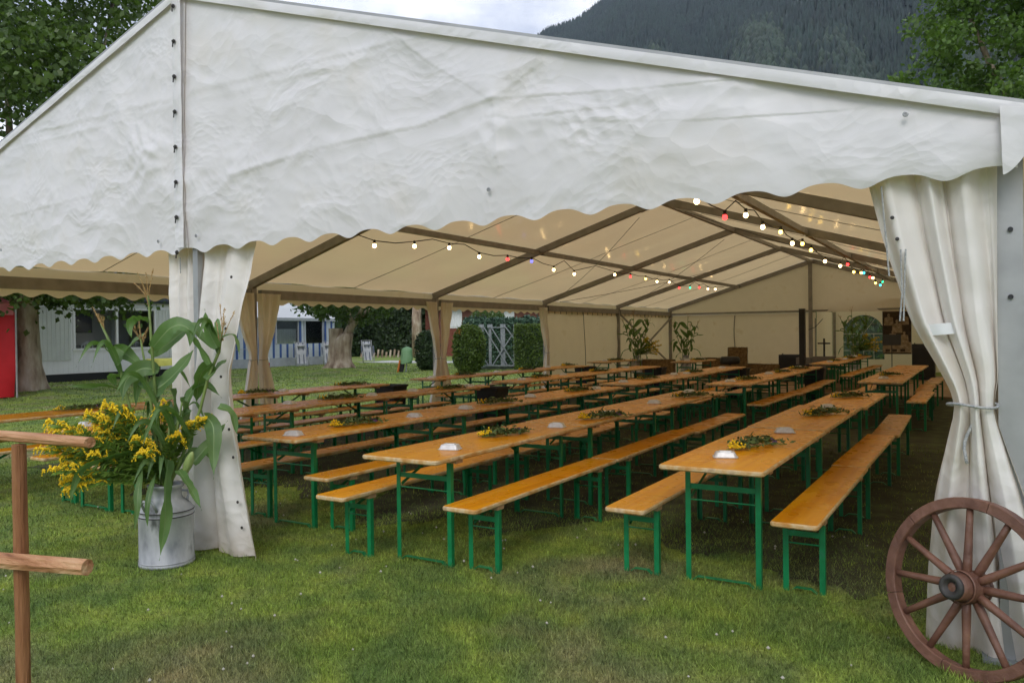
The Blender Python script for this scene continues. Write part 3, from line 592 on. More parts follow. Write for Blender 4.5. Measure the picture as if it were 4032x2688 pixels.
# keder band and edge profile on the gable top
for sgn in (-1, 1):
    xe = XC + sgn * (XR - XC + .04)
    MB().bar((XC, yf(XC) - .06, zt_gable(XC) + .015), (xe, yf(xe) - .06, zt_gable(xe) + .01), .035, .020).build('gable_edge_profile', 'alu', tent)
    def fb(u, v, xe=xe):
        x = XC + (xe - XC) * u; return (x, yf(x) - .082 - .004 * noise.noise(Vector((x * 4, v, 3))) - .003 * math.sin(math.pi * v), zt_gable(x) + .004 - .060 * v)
    MB().grid(fb, 60, 4).build('gable_hem', 'pvc_gable', tent, True)
# corner flap at the right eave
def fcap(u, v):
    x = XR - .085 + .145 * u + .01 * v; y = yf(XR) - .098 - .018 * math.sin(2.2 * v + .4) * (1 - u * .5) + .05 * u * u
    zl = zt_gable(XR) - .02 * u; zb = 2.235 + .20 * u ** 1.6
    return (x, y, zl + (zb - zl) * v)
MB().grid(fcap, 20, 16).build('corner_flap', 'pvc_gable', tent, True)

# curtains (gathered side walls): rows of (z, a0, a1, perpendicular offset, fold depth)
def curtain(axis, rows, folds, seed, mat='pvc_curtain', ncol=110, nrow=56, skew=0):
    zs = [r_[0] for r_ in rows][::-1]; cols = [[r_[k] for r_ in rows][::-1] for k in range(1, 5)]
    mb = MB(); rs = random.Random(seed); ph = rs.uniform(0, 6); fq = [rs.uniform(.6, 1.4) for _ in range(6)]
    def sm(z, c):
        return float(np.interp(z, zs, c))
    zt, zb = rows[0][0], rows[-1][0]
    def fn(u, v):
        z = zt + (zb - zt) * v
        a0 = (sm(z, cols[0]) * 2 + sm(z + .06, cols[0]) + sm(z - .06, cols[0])) / 4; a1 = (sm(z, cols[1]) * 2 + sm(z + .06, cols[1]) + sm(z - .06, cols[1])) / 4
        p, am = sm(z, cols[2]), (sm(z, cols[3]) * 2 + sm(z + .08, cols[3]) + sm(z - .08, cols[3])) / 4
        s = u + .06 * math.sin(u * 6.28 * fq[0] + seed) * math.sin(u * math.pi)
        th = 2 * math.pi * folds * s + ph + .5 * math.sin(z * 1.3 + seed + u * 2)
        tri = math.asin(max(-1, min(1, math.sin(th)))) * .637
        f = .45 * math.sin(th) + .65 * tri + .16 * math.sin(th * 2.7 + seed + z * 2.2) + .35 * math.sin(th * fq[1] * .5 + 1.3) + .2 * math.sin(th * 1.9 + z * 1.5)
        a = a0 + (a1 - a0) * u + am * .25 * math.cos(th)
        q = p + skew * (u - .5) * max(0, min(1, 1.2 - z)) + am * f + .006 * noise.noise(Vector((a * 9, z * 9, seed))) + .014 * noise.noise(Vector((a * 3.5, z * 3, seed + 2)))
        zz = z + (.0 if v < .99 else .006 * math.sin(th)) 
        return (a, q, zz) if axis == 'X' else (q, a, zz)
    return mb.grid(fn, ncol, nrow)
def rope_ring(c, rx, ry, parent, r=.008, tail=None):
    m = MB(); m.tube([(c[0] + rx * math.cos(a), c[1] + ry * math.sin(a), c[2] + .008 * math.sin(a * 2)) for a in np.linspace(0, 6.283, 25)], r, 6)
    if tail: m.tube([(c[0] + tail[0] * t + .012 * math.sin(t * 7), c[1] + tail[1] * t, c[2] + tail[2] * t) for t in np.linspace(0, 1, 9)], r * 1.2, 6)
    return m.build('tie_rope', 'rope', parent, True)
# centre of the front: one straight sheet left of the post, one flaring right of it
MB().box((-5.075, Y0 + .03, 1.15), (.055, .10, 2.6)).build('front_centre_post', 'alu', tent)
cl = curtain('X', [(2.34, -5.56, -5.13, 3.91, .026), (1.6, -5.50, -5.125, 3.87, .022), (.9, -5.46, -5.12, 3.86, .022), (.02, -5.52, -5.12, 3.84, .026)], 3.2, 3).build('curtain', 'pvc_front', tent, True)
cr_ = curtain('X', [(2.34, -5.03, -4.50, 3.91, .030), (1.9, -5.04, -4.58, 3.87, .036), (1.35, -5.06, -4.72, 3.83, .040), (1.0, -5.08, -4.68, 3.82, .045), (.5, -5.1, -4.52, 3.80, .038), (.015, -5.12, -4.37, 3.78, .036)], 1.9, 5).build('curtain', 'pvc_front', tent, True)
for x, z in ((-4.63, 2.02), (-4.70, 1.65), (-4.76, 1.3), (-4.68, .92), (-4.64, .72), (-4.60, .40), (-4.56, .22)):
    MB().lathe([(.011, 0), (.011, .005), (.005, .006)], 10, (x, 3.778, z), rot=Matrix.Rotation(R(90), 3, 'X')).build('eyelet', 'iron', cr_)
MB().bar((-5.26, 3.815, 2.2), (-5.25, 3.81, 2.08), .006, .01).build('strap', 'rope', cl)
# right front corner curtain, tied back
rc = curtain('X', [(2.36, -.49, .07, 4.09, .035), (2.0, -.41, .07, 4.09, .042), (1.6, -.29, .07, 4.09, .046), (1.34, -.15, .07, 4.09, .042), (1.23, -.105, .045, 4.09, .030), (1.13, -.13, .075, 4.10, .046), (.8, -.20, .18, 4.14, .044), (.4, -.235, .27, 4.17, .046), (.03, -.25, .36, 4.18, .046)], 3.3, 8, ncol=150, nrow=80, skew=-.30).build('curtain', 'pvc_front', tent, True)
rope_ring((-.04, 4.10, 1.235), .10, .072, rc, .0065, (-.03, -.05, -.26))
MB().grid(lambda u, v: (-.235 + .13 * u + .02 * v, 4.045 - .02 * math.sin(3.1 * u), 1.60 - .05 * v + .01 * u), 8, 2).build('strap', 'pvc', rc, True)
MB().tube([(-.40 + .03 * t, 4.03, 2.25 - .42 * t) for t in np.linspace(0, 1, 6)], .004, 5).build('cord', 'rope', rc)
MB().tube([(-.32, 4.02, 1.95), (-.315, 4.01, 1.75), (-.325, 4.01, 1.62), (-.31, 4.01, 1.62), (-.30, 4.02, 1.95)], .004, 5).build('cord', 'rope', rc)
for x, z in ((-.355, 2.10), (-.335, 2.0)): MB().lathe([(.009, 0), (.009, .005), (.004, .006)], 10, (x, 4.03, z), rot=Matrix.Rotation(R(90), 3, 'X')).build('eyelet', 'iron', rc)
# left side posts: pairs of gathered curtains
for k, yb in ((0, Y0), (1, YB[1]), (2, YB[2]), (3, YB[3])):
    for sgn in ((-1, 1) if k < 3 else (-1,)):
        if k == 0 and sgn < 0: continue
        tz = 1.22 if k == 1 else 1.08
        c0, c1 = (.03, .50) if sgn > 0 else (-.50, -.03)
        t0, t1 = (.04, .17) if sgn > 0 else (-.17, -.04)
        b0, b1 = (.03, .46) if sgn > 0 else (-.50, -.03)
        cc = curtain('Y', [(2.32, yb + c0, yb + c1, XL + .16, .035), (1.7, yb + (c0 + t0) / 2, yb + (c1 + t1) / 2 , XL + .17, .045), (tz + .1, yb + t0, yb + t1, XL + .17, .035), (tz, yb + t0, yb + t1, XL + .17, .028), (tz - .1, yb + t0 - .02, yb + t1 + .02, XL + .17, .04), (.5, yb + (t0 + b0) / 2, yb + (t1 + b1) / 2, XL + .18, .05), (.02, yb + b0, yb + b1, XL + .19, .055)], 2.4, 11 + k * 3 + sgn, ncol=70, nrow=44).build('curtain', 'pvc_curtain', tent, True)
        rope_ring((XL + .17, yb + (t0 + t1) / 2, tz), .06, .085, cc, .006)

# ------------------------------------------------------------------ beer tables and benches
def rounded_board(wd, ln, th, rad, z_top):
    """board lying along +Y from y=0, with rounded corners and eased edges; material 0 top, 1 worn edge"""
    def outline(inset):
        r_ = max(rad - inset, .004); pts = []
        for cx, cy, a0 in ((wd - inset - r_, inset + r_, -90), (wd - inset - r_, ln - inset - r_, 0), (inset + r_, ln - inset - r_, 90), (inset + r_, inset + r_, 180)):
            for k in range(4):
                a = R(a0 + k * 30); pts.append((cx + r_ * math.cos(a), cy + r_ * math.sin(a)))
        return pts
    e = .008; mb = MB(); n = 16
    rings = [(outline(e), z_top - th), (outline(0), z_top - th + e), (outline(0), z_top - e), (outline(e), z_top)]
    for o_, z in rings: mb.v += [(x, y, z) for x, y in o_]
    for i in range(3):
        for j in range(n): mb.f.append((i * n + j, i * n + (j + 1) % n, (i + 1) * n + (j + 1) % n, (i + 1) * n + j)); mb.m.append(1)
    mb.f.append(tuple(range(3 * n, 4 * n))); mb.m.append(0); mb.f.append(tuple(range(n))[::-1]); mb.m.append(1)
    return mb
def leg_mesh(nm_, h):
    mb = MB(); t = .004; w_ = .034      # L-profile leg
    mb.box((0, 0, h / 2), (w_, t, h)); mb.box((w_ / 2 - t / 2, w_ / 2, h / 2), (t, w_ - t, h)); return mb.mesh(nm_, 'green')
def trestle(name, label, cat, wd, ln, zt, fx, fy_, xb, rod, brl):
    t = thing(name, label, cat)
    put('board', rounded_board(wd, ln, .031, .03, zt).mesh('board_' + name, ['wood', 'edge']), t, False)
    zl = zt - .055
    lg = leg_mesh('leg_' + name, zl)
    bt = MB().box((wd / 2, 0, zt - .0435), (wd * .93, .075, .025)).mesh('batten_' + name, 'batten')
    cb = MB().box((wd / 2, 0, 0), (wd - 2 * fx - .03, .005, .034)).mesh('crossbar_' + name, 'green')
    rd = MB().tube([(fx, 0, 0), (wd - fx, 0, 0)], .005, 6).mesh('rod_' + name, 'green')
    x0, x1 = fx + .03, wd - fx - .03
    ft = MB(); ft.bar((x0, 0, .006), (x0 + .03, 0, .03), .006, .03, (0, 1, 0)); ft.bar((x0 + .03, 0, .03), (x1 - .03, 0, .03), .03, .006); ft.bar((x1 - .03, 0, .03), (x1, 0, .006), .006, .03, (0, 1, 0))
    ftm = ft.mesh('foot_bar_' + name, 'green')
    for e, y in ((1, fy_), (-1, ln - fy_)):
        put('batten', bt, t, False, (0, y + e * .02, 0))
        for x, s in ((fx, 1), (wd - fx, -1)):
            l_ = put('leg', lg, t, False, (x, y, 0)); l_.scale = (-s, e, 1)
        put('crossbar', cb, t, False, (0, y + e * .006, xb)); put('stretcher', rd, t, False, (0, y + e * .006, rod)); put('foot_bar', ftm, t, False, (0, y, 0))
        br_ = MB().bar((fx + .02, y + e * .01, rod + .02), (fx + .06, y + e * brl, zt - .04), .022, .004, (1, 0, 0)).mesh('brace_' + name, 'green')
        put('brace', br_, t, False)
    return t
TW, BW, LN = .64, .27, 2.2
TABLE = trestle('beer_table', 'x', 'table', TW, LN, .77, .10, .28, .60, .515, .42); TT = tree_of(TABLE)
BENCH = trestle('beer_bench', 'x', 'bench', BW, LN, .48, .03, .295, .355, .295, .26); BT = tree_of(BENCH)
used = {'t': False, 'b': False}
ORD = ['first', 'second', 'third', 'fourth', 'fifth', 'sixth', 'seventh', 'eighth', 'ninth']
ROWS = ['row beside the wagon wheel', 'second row from the wagon wheel', 'third row from the wagon wheel', 'fourth row from the wagon wheel', 'fifth row from the wagon wheel']
rs = random.Random(3)
def place(kind, x, y, rz, label, zo=0):
    src, tr = (TABLE, TT) if kind == 't' else (BENCH, BT)
    if used[kind]: o = copy_tree(src, tr)
    else: o = src; used[kind] = True
    o.location = (x, y, zo); o.rotation_euler = (rs.uniform(-.003, .003), 0, rz)
    o['label'] = label; o['category'] = 'table' if kind == 't' else 'bench'; o['group'] = 'beer tables set in rows under the tent' if kind == 't' else 'beer benches along the tables under the tent'
    return o
# table row: left edge x, list of start y of each table
SPEC = [(-1.72, [4.57, 6.70, 8.95, 13.3, 15.55, 17.8]), (-3.66, [4.04, 6.22, 8.42, 12.0, 14.2, 16.45]), (-5.28, [4.37, 6.56, 8.72, 11.5, 13.75, 16.0]),
        (-7.42, [3.93, 6.12, 8.33, 11.4, 13.6, 15.85]), (-9.28, [3.70, 5.92, 8.10, 11.6, 13.8, 16.0])]
TABLES = []
for ri, (x, ys) in enumerate(SPEC):
    rx = random.Random(ri)
    for k, y in enumerate(ys):
        dx = rx.uniform(-.02, .03) if k else 0; 
        if k >= 3: dx += {0: .02, 1: -.05, 2: -.04, 3: .1, 4: .0}[ri]
        place('t', x + dx, y, rx.uniform(-.006, .006), 'orange beer table, %s from the open front in %s' % (ORD[k], ROWS[ri]), .006 * (k % 2)); TABLES.append((ri, k, x + dx, y))
        for side, off in ((0, .655), (1, -.345)):
            yo = {(0, 0): .06, (0, 1): -.04, (1, 0): .02, (1, 1): -.1, (2, 0): .06}.get((ri, side), rx.uniform(-.1, .12)) + (rx.uniform(-.05, .05) if k else 0)
            if k in (2, 5) and side == 0: yo += .06
            place('b', x + dx + off + (rx.uniform(-.035, .035) if k else rx.uniform(-.01, .01)), y + yo, rx.uniform(-.02, .02) if k else rx.uniform(-.008, .008), 'orange bench on %s side of %s table, %s' % ('wheel' if side == 0 else 'far', ORD[k], ROWS[ri]), .004 * (k % 2))
for j, (x, y, rw) in enumerate(((-9.55, 19.9, 4), (-7.35, 20.6, 3), (-3.62, 20.0, 1), (-3.60, 22.2, 1), (-3.58, 24.4, 1))):
    wh = 'before the hay bales in ' if j < 2 else ''
    n_ = ORD[6 + max(0, j - 2)]
    place('t', x, y, 0, 'orange beer table, %s from the open front in %s' % (n_, ROWS[rw]), .02)
    TABLES.append((rw, 6 + max(0, j - 2), x, y))
    if j >= 2:
        for side, off in ((0, .66), (1, -.35)):
            place('b', x + off, y + .1, 0, 'orange bench on %s side of %s table, %s' % ('wheel' if side == 0 else 'far', n_, ROWS[rw]), .02)
def table_at(x, y):
    best = min(TABLES, key=lambda t: (abs(t[2] + TW / 2 - x) > .6) * 50 + max(0, t[3] - y) + max(0, y - t[3] - LN) + abs(t[2] + TW / 2 - x) * .3); return best
TRAYS = [(-1.43, 5.03), (-1.36, 6.47), (-1.38, 8.64), (-1.40, 14.2), (-3.25, 4.52), (-3.18, 6.01), (-3.17, 7.07), (-3.24, 8.53), (-3.41, 10.3), (-3.5, 12.62), (-3.5, 15.3), (-3.42, 16.3), (-3.5, 18.1),
         (-4.88, 4.58), (-4.87, 6.17), (-4.84, 7.03), (-4.98, 8.7), (-4.84, 10.39), (-5.05, 11.9), (-5.1, 14.5), (-4.98, 14.9), (-5.0, 17.4), (-7.18, 6.68), (-7.1, 8.08), (-7.14, 9.02), (-6.95, 10.2), (-7.24, 4.2), (-7.0, 11.93), (-7.1, 13.74), (-7.1, 16.9),
         (-9.0, 8.26), (-8.96, 6.1), (-8.96, 11.9), (-9.0, 16.6), (-9.0, 14.3), (-9.3, 20.6), (-7.1, 21.3), (-7.0, 22.4), (-3.3, 21), (-3.25, 23.2), (-3.3, 25.6)]
def tray_mesh():
    mb = MB()
    def ring(w_, d_, z, n=5):
        pts = []; r_ = min(w_, d_) * .18
        for cx, cy, a0 in ((w_ / 2 - r_, -d_ / 2 + r_, -90), (w_ / 2 - r_, d_ / 2 - r_, 0), (-w_ / 2 + r_, d_ / 2 - r_, 90), (-w_ / 2 + r_, -d_ / 2 + r_, 180)):
            for k in range(n):
                a = R(a0 + k * 90 / (n - 1)); pts.append((cx + r_ * math.cos(a), cy + r_ * math.sin(a), z))
        return pts
    rings = [ring(.155, .115, .0), ring(.16, .12, .004), ring(.145, .105, .007), ring(.118, .080, .034), ring(.112, .074, .036), ring(.085, .05, .036), ring(.08, .045, .042)]
    n = len(rings[0])
    for q in rings: mb.v += q
    for i in range(len(rings) - 1):
        for j in range(n): mb.f.append((i * n + j, i * n + (j + 1) % n, (i + 1) * n + (j + 1) % n, (i + 1) * n + j)); mb.m.append(0)
    mb.f.append(tuple(range((len(rings) - 1) * n, len(rings) * n))); mb.m.append(0); mb.f.append(tuple(range(n))[::-1]); mb.m.append(0)
    return mb.mesh('ashtray', 'foil')
tm = tray_mesh()
seen_ = {}
for x, y in TRAYS:
    ri, k, tx, ty = table_at(x, y); seen_[(ri, k)] = seen_.get((ri, k), -1) + 1; o = put('ashtray', tm, None, loc=(min(max(x, tx + .12), tx + TW - .12), y, .7705 + (.006 * (k % 2) if k < 6 else .02))); o.rotation_euler = (0, 0, rs.uniform(-.35, .35) + .3)
    tag(o, 'upturned white ashtray, %s on %s table, %s' % (ORD[seen_[(ri, k)]], ORD[k], ROWS[ri]), 'ashtray', 'ashtrays on the beer tables')
# herb posies lying on the tables
def posy_parts(seed, tone):
    q = random.Random(seed); st = MB(); lf = MB(); bl = MB()
    for k in range(7):
        a = q.uniform(-.25, .25); L_ = q.uniform(.32, .52); y0 = q.uniform(-.26, -.12); pts = [(a * .15 + a * t * .4 + .01 * math.sin(t * 6 + k), y0 + L_ * t, .012 + .025 * math.sin(t * 3.1) * q.random()) for t in np.linspace(0, 1, 6)]
        st.tube(pts, .003, 4)
        for p in pts[1:]:
            for j in range(9):
                c = Vector(p) + Vector((q.gauss(0, .028), q.gauss(0, .03), abs(q.gauss(.01, .016)))); d = Vector((q.uniform(-1, 1), q.uniform(-1, 1), q.uniform(-.3, .7))).normalized() * q.uniform(.014, .032); e = d.cross(Vector((q.uniform(-1, 1), q.uniform(-1, 1), 1))).normalized() * d.length * .38
                c.z = max(c.z, .012); lf.add([c - d, c + e, c + d, c - e], [(0, 1, 2, 3)])
    def blob(c, n, s, r_):
        for j in range(n):
            p = Vector(c) + Vector((q.gauss(0, r_), q.gauss(0, r_), abs(q.gauss(.012, r_ * .6)))); 
            bl.add([p + Vector(d) * s for d in ((1, 0, 0), (-1, 0, 0), (0, 1, 0), (0, -1, 0), (0, 0, 1), (0, 0, -1))], [(0, 2, 4), (2, 1, 4), (1, 3, 4), (3, 0, 4), (2, 0, 5), (1, 2, 5), (3, 1, 5), (0, 3, 5)], 0)
    blob((0.0, -.17, .02), (44, 14, 26, 10, 36)[seed % 5], .010, .026)
    vb = MB()
    for c in ((.03, .22, .02),):
        for j in range(12):
            p = Vector(c) + Vector((q.gauss(0, .012), q.gauss(0, .016), abs(q.gauss(0, .01)))); s = .008
            vb.add([p + Vector(d) * s for d in ((1, 0, 0), (-1, 0, 0), (0, 1, 0), (0, -1, 0), (0, 0, 1), (0, 0, -1))], [(0, 2, 4), (2, 1, 4), (1, 3, 4), (3, 0, 4), (2, 0, 5), (1, 2, 5), (3, 1, 5), (0, 3, 5)])
    return st.mesh('posy_stem', 'goldleaf'), lf.mesh('posy_leaves', 'herb'), bl.mesh('posy_bloom', 'gold'), vb.mesh('posy_small_bloom', 'violet' if tone % 2 == 0 else 'rust')
POSY = [posy_parts(s, s) for s in range(5)]
POS = [(-1.38, 5.5, 1), (-1.35, 7.87, 1), (-1.42, 10.2, 1), (-1.42, 15.2, 1), (-3.36, 5.34, .1), (-3.11, 6.73, .9), (-3.19, 9.52, .6), (-3.4, 13.2, .5), (-3.4, 15.9, .5), (-3.4, 17.4, .4), (-4.92, 5.33, .1), (-4.91, 7.7, .2), (-4.93, 9.91, .3), (-5.05, 12.9, .5), (-5.05, 15.4, .3),
       (-7.1, 5.3, .1), (-7.18, 7.45, .05), (-6.95, 9.63, .2), (-7.1, 12.72, .1), (-7.1, 15.3, .2), (-9.0, 7.7, .1), (-9.05, 9.7, .1), (-9.03, 5.15, .1), (-9.0, 13.0, .1), (-9.0, 15.5, .1), (-9.0, 17.6, .1), (-9.3, 21.2, .4), (-7.0, 21.9, .4), (-3.3, 21.6, .4), (-3.3, 24, .4), (-3.2, 26.1, .3)]
for i, (x, y, rz) in enumerate(POS):
    ri, k, tx, ty = table_at(x, y); t = thing('herb_posy', 'small posy of herbs and yellow flowers on %s table, %s' % (ORD[k], ROWS[ri]), 'posy', (x, y, .771 + (.006 * (k % 2) if k < 6 else .02)), -.25 * rz - .2 + rs.uniform(-.2, .2), 'posies on the beer tables')
    for nm_, me in zip(('stems', 'leaves', 'yellow_bloom', 'small_bloom'), POSY[i % 5]): put(nm_, me, t, False)
# black tapered bins at table ends
bm_ = MB()
def bin_ring(w_, d_, z): return [(-w_, -d_, z), (w_, -d_, z), (w_, d_, z), (-w_, d_, z)]
for q in (bin_ring(.17, .14, 0), bin_ring(.22, .18, .69), bin_ring(.24, .195, .70), bin_ring(.24, .195, .73), bin_ring(.21, .17, .73), bin_ring(.19, .15, .5)): bm_.v += q
for i in range(5):
    for j in range(4): bm_.f.append((i * 4 + j, i * 4 + (j + 1) % 4, (i + 1) * 4 + (j + 1) % 4, (i + 1) * 4 + j)); bm_.m.append(0)
bm_.f.append((3, 2, 1, 0)); bm_.f.append((20, 21, 22, 23)); bm_.m += [0, 0]; bme = bm_.mesh('waste_bin', 'dark')
for x, y, rw, k in ((-8.95, 10.68, 4, 2), (-6.95, 10.85, 3, 2), (-8.95, 18.55, 4, 5), (-6.95, 18.4, 3, 5), (-4.95, 18.6, 2, 5), (-3.3, 18.95, 1, 5)):
    o = put('waste_bin', bme, None, loc=(x, y, 0)); tag(o, 'black tapered waste bin at end of %s table, %s' % (ORD[k], ROWS[rw]), 'bin', 'black bins at the table ends')

# ------------------------------------------------------------------ light strings
LS = [[8.92, 2.93, 'w'], [9.88, 3.01, 'w'], [10.83, 3.07, 'w'], [11.75, 2.99, 'w'], [12.73, 3.02, 'r'], [13.66, 3.05, 'b'], [14.6, 2.94, 'w'], [15.57, 2.91, 'w'], [17.8, 3.03, 'w'], [18.8, 3.04, 'r'], [19.87, 3.04, 'y'], [20.72, 3.01, 'w'], [21.71, 3.05, 'w'], [22.57, 2.92, 'r'], [23.59, 2.97, 'g'], [24.5, 3.02, 'r'], [25.43, 3.01, 'w'], [26.27, 3.04, 'w']]
RS = [[8.01, 2.95, 'w'], [9.05, 2.91, 'r'], [9.99, 3.05, 'w'], [10.88, 3.0, 'w'], [11.98, 3.05, 'y'], [12.81, 2.96, 'w'], [13.61, 3.03, 'y'], [14.38, 2.99, 'y'], [15.79, 2.9, 'w'], [17.65, 2.94, 'w'], [18.71, 3.05, 'r'], [19.66, 2.94, 'y'], [20.96, 3.0, 'y'], [21.46, 3.03, 'c'], [22.7, 2.99, 'r'], [23.38, 3.01, 'w'], [23.98, 2.9, 'y'], [25.18, 2.9, 'c'], [25.78, 3.03, 'g']]
def light_string(x, data, label):
    t = thing('light_string', label, 'light string', (x, data[0][0], 2.9), 0, 'coloured bulb strings under the tent roof')
    pts = [(x, data[0][0] - 1.1, 3.16)]
    for (y, z, c), nx in zip(data, data[1:] + [None]):
        pts.append((x, y, z + .075))
        if nx:
            ym = (y + nx[0]) / 2; up = (int(y * 7) % 3 == 0)
            pts.append((x, ym, 3.17 if up else (z + nx[1]) / 2 + .045))
    pts.append((x, data[-1][0] + 1.0, 3.17))
    cab = MB().tube(pts, .008, 5).build('cable', 'rubber', t)
    for y, z, c in data:
        s = MB(); s.lathe([(.019, .03), (.021, .04), (.021, .082), (.012, .088)], 10, (x, y, z)); so_ = s.build('socket', 'rubber', t)
        b = MB(); b.lathe([(.004, -.032), (.018, -.027), (.029, -.011), (.030, .004), (.024, .022), (.016, .034)], 14, (x, y, z)); b.build('bulb', BULB[c], so_, True)
light_string(-7.75, LS, 'string of white, yellow and red bulbs below the roof beam on the open side')
light_string(-2.55, RS, 'string of coloured bulbs below the roof beam above the wagon wheel row')

# ------------------------------------------------------------------ wagon wheel
def wagon_wheel():
    Rr = .388; nv = Vector((-.515, -.857, .17)).normalized(); c = Vector((-.06, 3.96, Rr * .985 + gz(-.08, 3.9) - .012))
    t = thing('wagon_wheel', 'brown wooden wagon wheel leaning against the tied front curtain', 'wheel', (c.x, c.y - .08, gz(c.x, c.y)))
    zx = nv; xx = Vector((0, 0, 1)).cross(zx).normalized(); yy = zx.cross(xx); rot = Matrix((xx, yy, zx)).transposed()
    T = lambda v: rot @ Vector(v) + c
    ns = 12; off = R(4)
    for k in range(6):            # felloes
        m = MB(); n = 10; a0 = off + R(15) + k * R(60) + R(.25); a1 = a0 + R(59.5); pr = [(Rr - .049, -.025), (Rr - .045, -.030), (Rr - .004, -.029), (Rr, -.025), (Rr, .025), (Rr - .004, .029), (Rr - .045, .030), (Rr - .049, .025)]
        for i in range(n + 1):
            a = a0 + (a1 - a0) * i / n
            for r_, z in pr: m.v.append(tuple(T((r_ * math.cos(a), r_ * math.sin(a), z))))
        p = len(pr)
        for i in range(n):
            for j in range(p): m.f.append((i * p + j, (i + 1) * p + j, (i + 1) * p + (j + 1) % p, i * p + (j + 1) % p)); m.m.append(0)
        m.f.append(tuple(range(p))); m.f.append(tuple(range(n * p, n * p + p))[::-1]); m.m += [0, 0]
        m.build('felloe', 'wheel', t)
    for k in range(ns):
        a = off + k * 2 * math.pi / ns; d = Vector((math.cos(a), math.sin(a), 0)); zz = .012 if k % 2 else -.012
        pts = [d * r_ + Vector((0, 0, zz * (1 - r_ / .36))) for r_ in (.045, .11, .18, .26, Rr - .045)]
        MB().tube([T(p) for p in pts], [.019, .0195, .0175, .0155, .015], 10).build('spoke', 'wheel', t, True)
    h = MB().lathe([(.045, -.12), (.055, -.10), (.068, -.05), (.072, 0), (.068, .045), (.058, .085), (.055, .115)], 26, c, rot=rot).build('hub', 'wheel', t, True)
    MB().lathe([(.0535, .114), (.055, .122), (.051, .132), (.034, .134), (.031, .126), (.020, .122), (.018, .07)], 26, c, rot=rot).build('hub_bore', 'iron', h, True)
    for z in (.06, -.06): MB().lathe([(.071, z - .008), (.073, z - .006), (.073, z + .006), (.069, z + .008)], 26, c, rot=rot, cap=False).build('hub_band', 'wheel', h, True)
wagon_wheel()

# ------------------------------------------------------------------ rustic hitching rail at the left
fr = thing('rail_fence', 'peeled log hitching rail with one post and two horizontal rails', 'fence', (-2.88, 1.42, 0))
def log(a, b, r_, n, name, mat, seed, flat=.0):
    a, b = Vector(a), Vector(b); m = MB(); k = 14
    d = (b - a).normalized(); up = Vector((0, 0, 1)) if abs(d.z) < .8 else Vector((0, 1, 0)); x = d.cross(up).normalized(); y = x.cross(d)
    for i in range(k + 1):
        p = a + (b - a) * (i / k); e = .97 if i in (0, k) else 1
        for j in range(n):
            t = 2 * math.pi * j / n; rr = r_ * e * (1 + .10 * noise.noise(Vector((j * .9, i * .5, seed))) + .04 * noise.noise(Vector((j * .3, i * 1.7, seed + 4))))
            m.v.append(tuple(p + x * math.cos(t) * rr + y * math.sin(t) * rr * (1 - flat)))
    for i in range(k):
        for j in range(n): m.f.append((i * n + j, i * n + (j + 1) % n, (i + 1) * n + (j + 1) % n, (i + 1) * n + j)); m.m.append(0)
    m.f.append(tuple(range(n))[::-1]); m.f.append(tuple(range(k * n, k * n + n))); m.m += [0, 0]
    return m.build(name, mat, fr, False)
log((-2.93, 1.465, -.05), (-2.905, 1.45, 1.215), .0235, 14, 'post', 'log', 1)
log((-4.6, 1.36, 1.235), (-2.53, 1.485, 1.24), .022, 9, 'rail', 'log_x', 2, .15)
log((-4.6, .97, .80), (-2.60, 1.51, .81), .029, 8, 'rail', 'log_x', 3)

# ------------------------------------------------------------------ milk can with corn and goldenrod
CX, CY = -4.94, 3.44
BX = Vector((math.cos(CAM_YAW), -math.sin(CAM_YAW), 0)); BY = Vector((math.sin(CAM_YAW), math.cos(CAM_YAW), 0)); PX = .00312
def bq(px, py, d=0, o=(CX, CY, 0)):     # bouquet layout: sideways and height in hundredths of the bunch's own size
    s_ = (px - 384) * PX; z = (1294 - py) * PX
    return Vector(o) + BX * s_ + BY * d + Vector((0, 0, z))
def milk_can(name, loc, label, s=1.0, rz=0.0):
    t = thing(name, label, 'milk can', loc, rz); t.scale = (s, s, s)
    MB().lathe([(.176, 0), (.184, .004), (.186, .018), (.181, .024), (.181, .335), (.184, .34), (.184, .352), (.181, .357), (.181, .372), (.184, .377), (.182, .387), (.165, .412), (.135, .440), (.112, .458), (.104, .475), (.104, .530), (.118, .540), (.124, .556), (.120, .562), (.100, .556), (.096, .47)], 40).build('body', 'can', t, True, False)
    for zz in (.345, .378, .03): MB().lathe([(.1845, zz), (.1862, zz + .002), (.1862, zz + .006), (.1845, zz + .008)], 40, cap=False).build('ring', 'iron' if zz > .1 else 'can', t, True, False)
    for sg in (-1, 1):
        h = MB().tube([(sg * .125, -.02, .455), (sg * .19, -.025, .47), (sg * .215, 0, .465), (sg * .19, .025, .47), (sg * .125, .02, .455)], .009, 8)
        h = MB().tube([(sg * .165, -.045, .395), (sg * .20, -.045, .45), (sg * .205, -.03, .475), (sg * .205, .03, .475), (sg * .20, .045, .45), (sg * .165, .045, .395)], .009, 8)
        h.build('handle', 'can', t, True, False)
    return t
milk_can('milk_can', (CX, CY, 0), 'scuffed aluminium milk can holding corn beside the front centre post', 1, R(-70))
